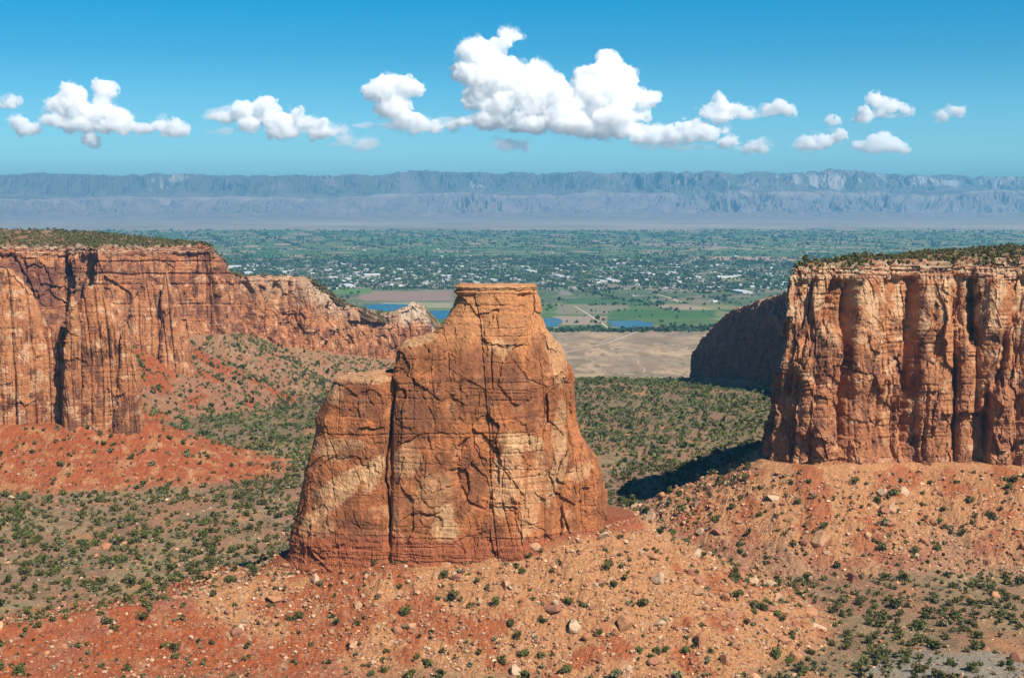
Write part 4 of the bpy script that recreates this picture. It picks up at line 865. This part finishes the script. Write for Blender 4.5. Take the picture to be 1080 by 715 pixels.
for j, (x, y, z, r_, nm, z_) in enumerate(bl):
    k = random.randrange(30); e = bpy.data.objects.new('boulder', bmeshes[k]); C.objects.link(e); e.location = (x, y, z-0.15*r_)
    e.scale = (r_*0.85, r_*0.85, r_*random.uniform(0.8, 1.25)); e.rotation_euler = (random.uniform(-.35, .35), random.uniform(-.35, .35), random.random()*6.28)
    hue = ['tan', 'orange', 'red-brown', 'cream', 'dark red'][((k//3)+(k % 3)*2) % 5]
    if nm: tag(e, f'{nm} on {z_}', 'boulder', 'boulders fallen on the slopes')
    else: 
        szw = 'large' if r_ > 2.4 else 'middle-sized' if r_ > 1.5 else 'small'
        tag(e, f'{szw} angular {hue} boulder on {z_}', 'boulder', f'{szw} {hue} boulders on {z_}')
def rubble(n, y0, y1, r0, r1, gate, lab, name):
    yy = y0+(y1-y0)*rng.random(n); xx = (rng.random(n)*2-1)*0.42*yy; zz, m, d = height(xx, yy, True)
    q = 0.10+0.9*m['m']+0.75*m['r']+0.3*m['f']+0.30*m['g']+0.4*m['c']+0.4*m['l']; q = q*ss(-0.35, 0.35, fbm(xx/7, yy/7, 81, 3))
    k = (rng.random(n) < q) & (d['m'] > 0.5) & (d['r'] > 6) & ~inside_mesa(xx, yy); xx, yy, zz = xx[k], yy[k], zz[k]
    s = r0*(1-rng.random(len(xx)))**-0.5; s = np.clip(s, r0, r1)
    tm = [boulder_np(300+i, 1) for i in range(8)]; Vs, Fs, Cs, off = [], [], [], 0
    kk = rng.integers(0, 8, len(xx)); ang = rng.random(len(xx))*6.28; bc = np.array(BCOL)[rng.integers(0, 5, len(xx))]*(0.8+0.4*rng.random(len(xx)))[:, None]
    for t in range(8):
        w_ = np.where(kk == t)[0]; V0, F0_ = tm[t]; ca, sa = np.cos(ang[w_])[:, None], np.sin(ang[w_])[:, None]; sw = s[w_][:, None]
        Vs.append(np.stack([(V0[None, :, 0]*ca-V0[None, :, 1]*sa)*sw+xx[w_][:, None], (V0[None, :, 0]*sa+V0[None, :, 1]*ca)*sw+yy[w_][:, None], V0[None, :, 2]*sw+zz[w_][:, None]], -1).reshape(-1, 3))
        Fs.append((F0_[None]+(np.arange(len(w_))*len(V0))[:, None, None]).reshape(-1, 3)+off); off += len(w_)*len(V0); Cs.append(np.repeat(bc[w_], len(V0), 0))
    o = mesh_np(name, np.concatenate(Vs), np.concatenate(Fs), M_boulder, np.concatenate(Cs)); tag(o, lab, 'rubble', kind='stuff')
i_ = np.where(rest)[0]
rubble(260000, 555, 1150, 0.30, 1.5, None, 'loose tan and red rubble strewn over the talus slopes', 'rubble')
o = scatter('rubble', bt[:6], qx_[i_], qy[i_], zq[i_]-0.1, rq[i_]*0.8, rq[i_]*0.8, None, rng.integers(0, 6, len(i_)))
a_ = o.data.color_attributes.new('Col', 'FLOAT_COLOR', 'POINT'); cc = np.ones((len(o.data.vertices), 4), np.float32); nvb = len(bt[0][0]); ncp = len(cc)//nvb
cc[:, :3] = np.repeat(np.array(BCOL)[rng.integers(0, 5, ncp)], nvb, 0); a_.data.foreach_set('color', cc.ravel()); o.data.materials.append(M_boulder)
tag(o, 'smaller boulders too far or small to single out', 'rubble', kind='stuff')

# ------------------------------------------------------------------ valley trees
vt = [leaf_cloud(10, 1.0, 1.1, 3, 0.55, 400+i) for i in range(6)]
nv = 330000; vy = 4250+(19500-4250)*rng.random(nv)**1.25; vx = (rng.random(nv)*2-1)*0.42*vy
a = R(14); u = vx*math.cos(a)+vy*math.sin(a); v = -vx*math.sin(a)+vy*math.cos(a)
n1 = fbm(vx/500, vy/700, 61, 4); n2 = fbm(vx/90, vy/160, 63, 3); pu, pvv = proj(vx, vy, 0*vx)
town = ss(-1.0, 1.0, (2300-vx)/600+2.2*n1)*ss(6300, 6700, vy)*(1-ss(9500, 11000, vy))
riv = np.exp(-((pvv-351+0.012*(pu-640)-2*np.sin(pu/60))/3.2)**2)*(pu > 560)+np.exp(-((pvv-333)/4)**2)*(pu < 560)*0.4
rdd = np.minimum(np.abs(u/620-np.round(u/620)), np.abs(v/310-np.round(v/310)*1.0))*310
row_ = (rdd < 14)*ss(5000, 5600, vy)*ss(-0.1, 0.3, n2)
pr = 0.006+0.42*town*ss(-0.35, 0.2, n2+0.5*n1)+0.95*riv+0.8*row_+0.40*ss(0.15, 0.4, n1)*ss(0.0, 0.3, n2)*(vy > 4700)+0.25*np.exp(-((pvv-305)/5)**2)*(pu > 600)*ss(0, 0.3, n2)
plough = (pvv > 306) & (pvv < 319) & (pu > 378) & (pu < 482); wtr = ((pvv > 319)&(pvv < 339)&(pu > 380)&(pu < 492)) | ((pvv > 334.5)&(pvv < 347.5)&(((pu > 566)&(pu < 596))|((pu > 636)&(pu < 694))))
k = (rng.random(nv) < np.clip(pr, 0, 1)*ss(4350, 4420, vy)) & ~plough & ~wtr
vx, vy = vx[k], vy[k]; vs = np.clip(np.exp(rng.normal(1.45, 0.3, len(vx))), 2.5, 9)*(1+0.2*(vy > 9000))
vz = np.interp(vy, [15000, 20000], [0, 15]); vs = vs*(1+0.5*(vy > 13000))
o = scatter('valley_trees', vt, vx, vy, vz-0.3, vs, vs, M_vtree, rng.integers(0, 6, len(vx))); tag(o, 'dark green trees massed over the town and along the valley fields', 'trees', kind='stuff')

# ------------------------------------------------------------------ houses in the valley
M_wall = mat_plain('house_wall', (0.45, 0.41, 0.36), s=8); M_roofs = [mat_plain('pale_roof', (0.46, 0.45, 0.44), 0.6, 0.1, 10), mat_plain('grey_roof', (0.24, 0.23, 0.23), 0.8, 0.1, 10), mat_plain('white_metal_roof', (0.58, 0.59, 0.60), 0.5, 0.05, 10)]
def house_geo(L, W_, H, R_):
    l, w_ = L/2, W_/2
    V = [(-l, -w_, 0), (l, -w_, 0), (l, w_, 0), (-l, w_, 0), (-l, -w_, H), (l, -w_, H), (l, w_, H), (-l, w_, H), (-l, 0, H+R_), (l, 0, H+R_)]
    Fw = [(0, 1, 5, 4), (2, 3, 7, 6), (1, 2, 6, 5), (3, 0, 4, 7), (5, 6, 9), (7, 4, 8)]
    o_ = 0.6; Rv = [(-l-o_, -w_-o_, H-.05), (l+o_, -w_-o_, H-.05), (l+o_, 0, H+R_+.25), (-l-o_, 0, H+R_+.25), (l+o_, w_+o_, H-.05), (-l-o_, w_+o_, H-.05)]
    Fr = [(0, 1, 2, 3), (3, 2, 4, 5), (0, 3, 5), (1, 4, 2)]
    return V, Fw, Rv, Fr
hm = []
for i, (L, W_, H, R_) in enumerate([(17, 11, 3.4, 2.4), (20, 12, 5.5, 2.6), (15, 10, 3.2, 2.0), (24, 12, 3.6, 2.6)]):
    V, Fw, Rv, Fr = house_geo(L, W_, H, R_); mw_ = bpy.data.meshes.new('wall'); mw_.from_pydata(V, [], Fw); mw_.materials.append(M_wall)
    for q in range(3):
        mr = bpy.data.meshes.new('roof'); mr.from_pydata(Rv, [], Fr); mr.materials.append(M_roofs[q]); hm.append((mw_, mr, q))
wm = []
for i, (L, W_, H, R_) in enumerate([(85, 40, 8, 4), (120, 45, 9, 4), (60, 30, 7, 3)]):
    V, Fw, Rv, Fr = house_geo(L, W_, H, R_); a1 = bpy.data.meshes.new('wall'); a1.from_pydata(V, [], Fw); a1.materials.append(M_wall); a2 = bpy.data.meshes.new('roof'); a2.from_pydata(Rv, [], Fr); a2.materials.append(M_roofs[2]); wm.append((a1, a2))
def put(name, loc, rz, ms, label, cat, group):
    e = empty(name, loc); e.rotation_euler = (0, 0, rz)
    for nm, m_ in zip(('wall', 'roof'), ms): c_ = bpy.data.objects.new(nm, m_); C.objects.link(c_); c_.parent = e
    tag(e, label, cat, group)
W_ = [(247, 282, 'by the left edge of the town above the pale spur'), (262, 289, 'lowest at the left edge of the town'), (300, 287.5, 'in the left part of the town'), (392, 291, 'over the middle of the pale spur'), (368, 302.5, 'at the lower edge of the town left of the ponds'), (470, 292, 'left of the monument cap'),
      (634, 297.5, 'alone right of the monument cap'), (646, 297.0, 'beside the lone warehouse right of the monument cap'), (775, 271, 'on the far tan field at the right'), (764, 293.5, 'by the yellow field near the right mesa'), (783, 309, 'above the right mesa tip'),
      (520, 296, 'just over the monument cap'), (590, 292, 'just right of the monument cap'), (560, 287, 'in the town over the monument cap')]
for j, (p, q, wh) in enumerate(W_):
    x, y = gpt(p, q, 0); put('warehouse', (x, y, 0), R(14)+random.choice((0, 1.57)), wm[j % 3], f'long low white-roofed warehouse {wh}', 'warehouse', 'white warehouses in the valley')
nh = 9000; hy = 5000+(12500-5000)*rng.random(nh)**0.9; hx = (rng.random(nh)*2-1)*0.4*hy; pu, pvv = proj(hx, hy, 0*hx)
n1 = fbm(hx/500, hy/700, 61, 4); tw = ss(-1, 1, (1500-hx)/500+2*n1)*(1-ss(8500, 10000, hy))
band = (np.exp(-((pvv-298)/6)**2)*(pu < 520))*1.0
pr = 0.02+0.28*tw*ss(6300, 6600, hy)+0.5*band*ss(-0.3, 0.3, fbm(hx/120, hy/200, 3, 3)); pr = pr*~((pvv > 303) & (pu > 360)&(pu < 560))
a = R(14); u = hx*math.cos(a)+hy*math.sin(a); v = -hx*math.sin(a)+hy*math.cos(a); v = np.round(v/45)*45; u = np.round(u/24)*24; hx = u*math.cos(a)-v*math.sin(a); hy = u*math.sin(a)+v*math.cos(a)
k = rng.random(nh) < pr; hx, hy = hx[k], hy[k]; pu, pvv = proj(hx, hy, 0*hx)
hidden = ((pu < 235)&(pvv > 262)) | ((pu > 235)&(pu < 345)&(pvv > 290)) | ((pu > 478)&(pu < 568)&(pvv > 303)) | (pu < 0) | (pu > 1080) | ((pu > 830)&(pvv > 284))
vi = np.where(~hidden)[0]; vi = vi[np.argsort(hy[vi])]; ind = vi[:285]; oth = vi[285:]
def hz(px, py): 
    a_ = 'left of the monument' if px < 478 else 'above the monument cap' if px < 570 else 'right of the monument' if px < 700 else 'beside the right mesa'
    b_ = 'in the nearest valley fields' if py > 306 else 'in the pale lower band of the town' if py > 297 else 'in the leafy middle of the town' 
    return f'{b_} {a_}'
for i in ind:
    mw_, mr, q = hm[random.randrange(12)]; px1, py1 = pu[list(vi).index(i)] if False else pu[i], pvv[i]; cn_ = ['pale', 'grey', 'white'][q]
    put('house', (hx[i], hy[i], 0), R(14)+random.choice((0, 1.57)), (mw_, mr), f'small {cn_}-roofed house {hz(px1, py1)}', 'house', f'{cn_}-roofed houses {hz(px1, py1)}')
V, Fw, Rv, Fr = house_geo(19, 12, 4, 2.6)
for nm, V0, F0_, mt in (('town_houses', V, Fw, M_wall), ('town_roofs', Rv, Fr, M_roofs[0])):
    pass
Va = np.array(V+Rv, float); Fa = [tuple(f) if len(f) == 4 else (f[0], f[1], f[2], f[2]) for f in Fw]; Fb = [tuple(x+len(V) for x in (f if len(f) == 4 else (f[0], f[1], f[2], f[2]))) for f in Fr]
allv, allf, mi = [], [], []
for j, i in enumerate(oth):
    r_ = R(14)+(1.5708 if rng.random() < 0.5 else 0); s = rng.uniform(0.8, 1.3); ca, sa = math.cos(r_), math.sin(r_)
    allv.append(np.stack([(Va[:, 0]*ca-Va[:, 1]*sa)*s+hx[i], (Va[:, 0]*sa+Va[:, 1]*ca)*s+hy[i], Va[:, 2]*s], -1)); q = int(rng.choice(3, p=[0.4, 0.45, 0.15])); o_ = j*len(Va)
    for f in Fa: allf.append([x+o_ for x in dict.fromkeys(f)]); mi.append(0)
    for f in Fb: allf.append([x+o_ for x in dict.fromkeys(f)]); mi.append(1+q)
me = bpy.data.meshes.new('town_houses'); me.from_pydata(np.concatenate(allv).tolist(), [], allf); [me.materials.append(m_) for m_ in [M_wall]+M_roofs]; me.polygons.foreach_set('material_index', mi)
o = bpy.data.objects.new('town_houses', me); C.objects.link(o); tag(o, 'countless tiny pale houses of the distant town', 'houses', kind='stuff')

# ------------------------------------------------------------------ clouds, 44 km out, beyond the haze
mc = bpy.data.materials.new('cloud_vapour'); mc.use_nodes = True; N = mc.node_tree.nodes; L = mc.node_tree.links; N.remove(N['Principled BSDF'])
vs_ = N.new('ShaderNodeVolumeScatter'); vs_.inputs['Color'].default_value = (1, 1, 1, 1); vs_.inputs['Density'].default_value = CLOUD_DENSITY; vs_.inputs['Anisotropy'].default_value = -0.15
L.new(vs_.outputs[0], N['Material Output'].inputs['Volume'])
mcw = mc.copy(); mcw.name = 'thin_vapour'; [setattr(n.inputs['Density'], 'default_value', CLOUD_DENSITY*0.22) for n in mcw.node_tree.nodes if n.type == 'VOLUME_SCATTER']
mcf = mc.copy(); mcf.name = 'fringe_vapour'; [setattr(n.inputs['Density'], 'default_value', 0.0011) for n in mcf.node_tree.nodes if n.type == 'VOLUME_SCATTER']
CD = 44000.0; K = CD/F0
def marching(name, field, lo, hi, h, mat):
    """closed skin of a density field sampled on a grid: surface nets"""
    n = [int((hi[k]-lo[k])/h)+3 for k in range(3)]
    ax = [lo[k]-h+h*np.arange(n[k]) for k in range(3)]
    G = np.meshgrid(*ax, indexing='ij'); Fd = field(*G).astype(np.float32)
    Fd[0] = Fd[-1] = -1; Fd[:, 0] = Fd[:, -1] = -1; Fd[:, :, 0] = Fd[:, :, -1] = -1
    ins = Fd > 0; c = [(a, b, e) for a in (0, 1) for b in (0, 1) for e in (0, 1)]
    sl = lambda A, a, b, e: A[a:A.shape[0]-1+a, b:A.shape[1]-1+b, e:A.shape[2]-1+e]
    cnt = sum(sl(ins, *q).astype(np.int8) for q in c); act = (cnt > 0) & (cnt < 8)
    acc = np.zeros(act.shape+(3,), np.float32); num = np.zeros(act.shape, np.float32)
    for q in c:
        for k in range(3):
            if q[k]: continue
            r = list(q); r[k] = 1; f0, f1 = sl(Fd, *q), sl(Fd, *r); cr = (f0 > 0) != (f1 > 0); t = np.where(cr, f0/(f0-f1+1e-9), 0)
            for m in range(3): acc[..., m] += np.where(cr, q[m]+(t if m == k else 0), 0)
            num += cr
    idx = np.full(act.shape, -1, np.int64); idx[act] = np.arange(act.sum()); I = np.argwhere(act)
    V = (I+acc[act]/num[act][:, None])*h+np.array([a[0] for a in ax]); Fs = []
    for k in range(3):
        f0 = np.take(ins, range(0, n[k]-1), k); f1 = np.take(ins, range(1, n[k]), k); E = np.argwhere(f0 != f1); a, b = [(1, 2), (2, 0), (0, 1)][k]
        E = E[(E[:, a] > 0) & (E[:, b] > 0) & (E[:, a] < n[a]-1) & (E[:, b] < n[b]-1)]; q = []
        for (da, db) in ((-1, -1), (0, -1), (0, 0), (-1, 0)):
            e = E.copy(); e[:, a] += da; e[:, b] += db; q.append(idx[e[:, 0], e[:, 1], e[:, 2]])
        q = np.stack(q, -1); fl = ~f0[E[:, 0], E[:, 1], E[:, 2]]; q[fl] = q[fl][:, ::-1]; Fs.append(q)
    return mesh_np(name, V, np.concatenate(Fs), mat, smooth=True)
def cloud(name, blobs, label, seed, dy=0.0, alpha=1.0, puff=26):
    """blobs: (px, py, radius px, squash) joined into one billowing body with cauliflower detail"""
    r = np.random.default_rng(seed); sph = []
    for (bx1, by1, br, sq) in blobs:
        sph.append((bx1, by1, r.normal()*br*0.25, br*0.98, sq))
        for _ in range(puff):
            u = r.normal(size=3); u /= np.linalg.norm(u); u[1] = u[1] if u[1] > -0.2 else -u[1]*0.4; q = br*(0.22+0.24*r.random()); sph.append((bx1+u[0]*br*0.74, by1-u[1]*br*0.74*sq, u[2]*br*0.74, q, 0.9))
    Sx = []
    for (sx, sy, dz, rr, sq) in sph:
        x, y, z = at(sx, sy, CD+dy); Sx.append((float(x), CD+dy+dz*K, float(z), rr*K, sq))
    Sx = np.array(Sx); lo = (Sx[:, :3]-Sx[:, 3:4]*1.25).min(0)-120; hi = (Sx[:, :3]+Sx[:, 3:4]*1.25).max(0)+120
    zbase = np.percentile(Sx[:, 2], 12)-0.3*np.median(Sx[:, 3])
    def field(X, Y, Z):
        X, Y, Z = X.astype(np.float32), Y.astype(np.float32), Z.astype(np.float32); f = np.full(X.shape, -9e3, np.float32)
        x0, y0, z0 = X[0, 0, 0], Y[0, 0, 0], Z[0, 0, 0]; hh = X[1, 0, 0]-x0
        for (sx, sy, sz, rr, sq) in Sx:
            m = rr*1.6+150; a = [max(0, int((v-m-o_)/hh)) for v, o_ in ((sx, x0), (sy, y0), (sz, z0))]; b = [int((v+m-o_)/hh)+2 for v, o_ in ((sx, x0), (sy, y0), (sz, z0))]
            w_ = (slice(a[0], b[0]), slice(a[1], b[1]), slice(a[2], b[2])); d = rr-np.sqrt((X[w_]-sx)**2+(Y[w_]-sy)**2+((Z[w_]-sz)/sq)**2); f[w_] = np.maximum(f[w_], d)
        w_ = f > -260
        xs, ys, zs = X[w_], Y[w_], Z[w_]
        nz = fbm(xs/520+seed, ys/520, zs/520+0*xs, 2)*170+(0.30-np.abs(pn(xs/300, ys/300+seed, zs/300)))*250+(0.27-np.abs(pn(xs/140+seed, ys/140, zs/140)))*230+(0.25-np.abs(pn(xs/70+seed, ys/70, zs/70)))*110
        f[w_] += nz+10; return f
    h = 36.0 if len(blobs) > 6 else 30.0
    o = marching(name, field, lo, hi, h, mc if alpha == 1 else mcw)
    def soft(X, Y, Z):
        X, Y, Z = X.astype(np.float32), Y.astype(np.float32), Z.astype(np.float32); f = np.full(X.shape, -9e3, np.float32)
        x0, y0, z0 = X[0, 0, 0], Y[0, 0, 0], Z[0, 0, 0]; hh = X[1, 0, 0]-x0
        for (sx, sy, sz, rr, sq) in Sb:
            m = rr*1.6+350; a = [max(0, int((v-m-o_)/hh)) for v, o_ in ((sx, x0), (sy, y0), (sz, z0))]; b = [int((v+m-o_)/hh)+2 for v, o_ in ((sx, x0), (sy, y0), (sz, z0))]
            w_ = (slice(a[0], b[0]), slice(a[1], b[1]), slice(a[2], b[2])); f[w_] = np.maximum(f[w_], rr-np.sqrt((X[w_]-sx)**2+(Y[w_]-sy)**2+((Z[w_]-sz)/sq)**2))
        w_ = f > -420; xs, ys, zs = X[w_], Y[w_], Z[w_]
        f[w_] += 30+fbm(xs/650+seed, ys/600, zs/420+0*xs, 5, g=0.62)*430; return f
    Sb = [tuple(q) for q in Sx]+[(q[0]+r.normal()*q[3]*0.9, q[1], zbase+60*r.random(), q[3]*1.05, 0.22) for q in Sx if q[3] > np.percentile(Sx[:, 3], 85)]
    Sa = np.array(Sb); lo2 = (Sa[:, :3]-Sa[:, 3:4]*1.1).min(0)-380; hi2 = (Sa[:, :3]+Sa[:, 3:4]*1.1).max(0)+380
    marching('vapour_fringe', soft, lo2, hi2, 52.0, mcf).parent = o
    return tag(o, label, 'cloud', 'cumulus clouds over the far plateau')
cloud('cloud', [(410, 97, 16, .9), (424, 91, 13, .8), (436, 93, 9, .7), (398, 96, 12, .8), (415, 113, 15, .9), (425, 126, 13, .8), (442, 133, 11, .7), (460, 134, 8, .6), (476, 133, 7, .6), (490, 130, 7, .5)], 'curled cloud with a trailing tail left of the largest cloud', 1)
cloud('cloud', [(534, 39, 8, 1), (528, 45, 8, .9), (543, 38, 4, .9), (500, 57, 15, 1), (513, 62, 17, 1), (495, 77, 15, 1), (516, 85, 24, 1), (540, 82, 18, 1), (565, 82, 16, 1), (583, 97, 16, .9), (560, 105, 26, .9), (530, 112, 22, .8), (505, 100, 16, .9), (520, 127, 18, .5), (555, 130, 22, .45), (590, 120, 18, .7), (600, 131, 20, .35)], 'largest towering white cumulus, left peak of the central pair', 2)
cloud('cloud', [(641, 66, 11, 1), (640, 80, 18, 1), (620, 88, 16, 1), (655, 86, 14, 1), (632, 103, 24, .9), (655, 107, 20, .8), (676, 106, 12, .6), (690, 105, 7, .5), (612, 110, 16, .8), (645, 124, 22, .5), (670, 122, 12, .5), (625, 138, 18, .3), (660, 138, 18, .3)], 'rounded white cumulus, right peak of the central pair', 3, 600)
cloud('cloud', [(690, 143, 12, .7), (708, 144, 12, .7), (728, 139, 13, .8), (745, 141, 12, .7), (762, 137, 7, .7), (675, 146, 9, .5), (768, 150, 10, .35), (800, 156, 9, .45), (790, 157, 6, .4)], 'low puffy cloud row at the right foot of the central cumulus', 4)
cloud('cloud', [(760, 106, 5, 1), (760, 113, 9, .9), (772, 117, 10, .8), (785, 121, 8, .7), (748, 121, 9, .6), (764, 124, 10, .4)], 'small peaked cloud above the low cloud row', 5)
cloud('cloud', [(820, 115, 9, .7), (812, 117, 6, .6), (830, 117, 6, .6)], 'small oval cloud right of the peaked cloud', 6)
cloud('cloud', [(928, 108, 9, .9), (940, 113, 9, .6), (915, 119, 7, .6), (912, 124, 7, .5), (953, 117, 7, .4), (925, 119, 7, .5)], 'small tufted cloud high at the right', 7)
cloud('cloud', [(928, 148, 8, .9), (940, 155, 9, .7), (918, 155, 8, .7), (952, 159, 7, .5), (905, 155, 5, .7)], 'small triangular cloud low at the right', 8)
cloud('cloud', [(855, 152, 10, .6), (867, 151, 8, .7), (884, 143, 6, .8), (880, 128, 5, .6), (846, 154, 6, .4)], 'faint ragged cloud left of the triangular cloud', 9)
cloud('cloud', [(1007, 117, 6, .6), (993, 123, 6, .5)], 'tiny cloud at the far right', 10)
cloud('cloud', [(108, 94, 9, .9), (116, 97, 7, .8), (106, 107, 9, 1), (76, 104, 13, 1), (64, 112, 12, .9), (84, 118, 14, .8), (104, 121, 16, .7), (124, 124, 13, .7), (60, 127, 12, .5), (85, 132, 16, .3), (120, 133, 18, .25), (20, 131, 8, .8), (30, 136, 9, .5)], 'twin-peaked white cloud at the left', 11)
cloud('cloud', [(168, 133, 8, .6), (183, 136, 10, .6), (192, 137, 7, .5), (155, 136, 8, .4)], 'flat end of the twin-peaked left cloud', 12)
cloud('cloud', [(95, 149, 8, .6)], 'little puff beneath the twin-peaked cloud', 13)
cloud('cloud', [(12, 108, 6, .7), (4, 112, 4, .6)], 'tiny puff at the left edge', 14)
cloud('cloud', [(228, 123, 8, .5), (240, 124, 8, .7), (257, 118, 10, .9), (278, 112, 10, 1), (281, 122, 10, .9), (262, 130, 11, .7), (297, 130, 14, .8), (313, 122, 8, .9), (322, 130, 10, .7), (338, 132, 9, .7), (300, 140, 14, .35), (340, 140, 12, .3)], 'lumpy cloud row between the left cloud and the curled cloud', 15)
cloud('cloud', [(365, 147, 9, .5), (385, 153, 12, .3), (360, 139, 6, .5)], 'thin wisp under the lumpy cloud row', 16, alpha=0.55)
cloud('cloud', [(537, 153, 12, .4), (548, 155, 9, .35)], 'thin flat wisp below the largest cloud', 17, alpha=0.6)

# ------------------------------------------------------------------ haze: the air of the valley
me = bpy.data.meshes.new('haze'); x0, x1, y0, y1, z0, z1 = -40000, 40000, -600, 41500, -45, 1170
me.from_pydata([(x, y, z) for z in (z0, z1) for y in (y0, y1) for x in (x0, x1)], [], [(0, 2, 3, 1), (4, 5, 7, 6), (0, 1, 5, 4), (2, 6, 7, 3), (0, 4, 6, 2), (1, 3, 7, 5)])
hz_ = bpy.data.objects.new('haze', me); C.objects.link(hz_); tag(hz_, 'thin blue haze filling the valley air', 'haze', kind='stuff')
mh = bpy.data.materials.new('haze_air'); mh.use_nodes = True; N = mh.node_tree.nodes; N.remove(N['Principled BSDF'])
pv = N.new('ShaderNodeVolumePrincipled'); pv.inputs['Color'].default_value = (0.17, 0.52, 0.84, 1); pv.inputs['Density'].default_value = HAZE_DENSITY; pv.inputs['Anisotropy'].default_value = 0.2
mh.node_tree.links.new(pv.outputs[0], N['Material Output'].inputs['Volume']); me.materials.append(mh)
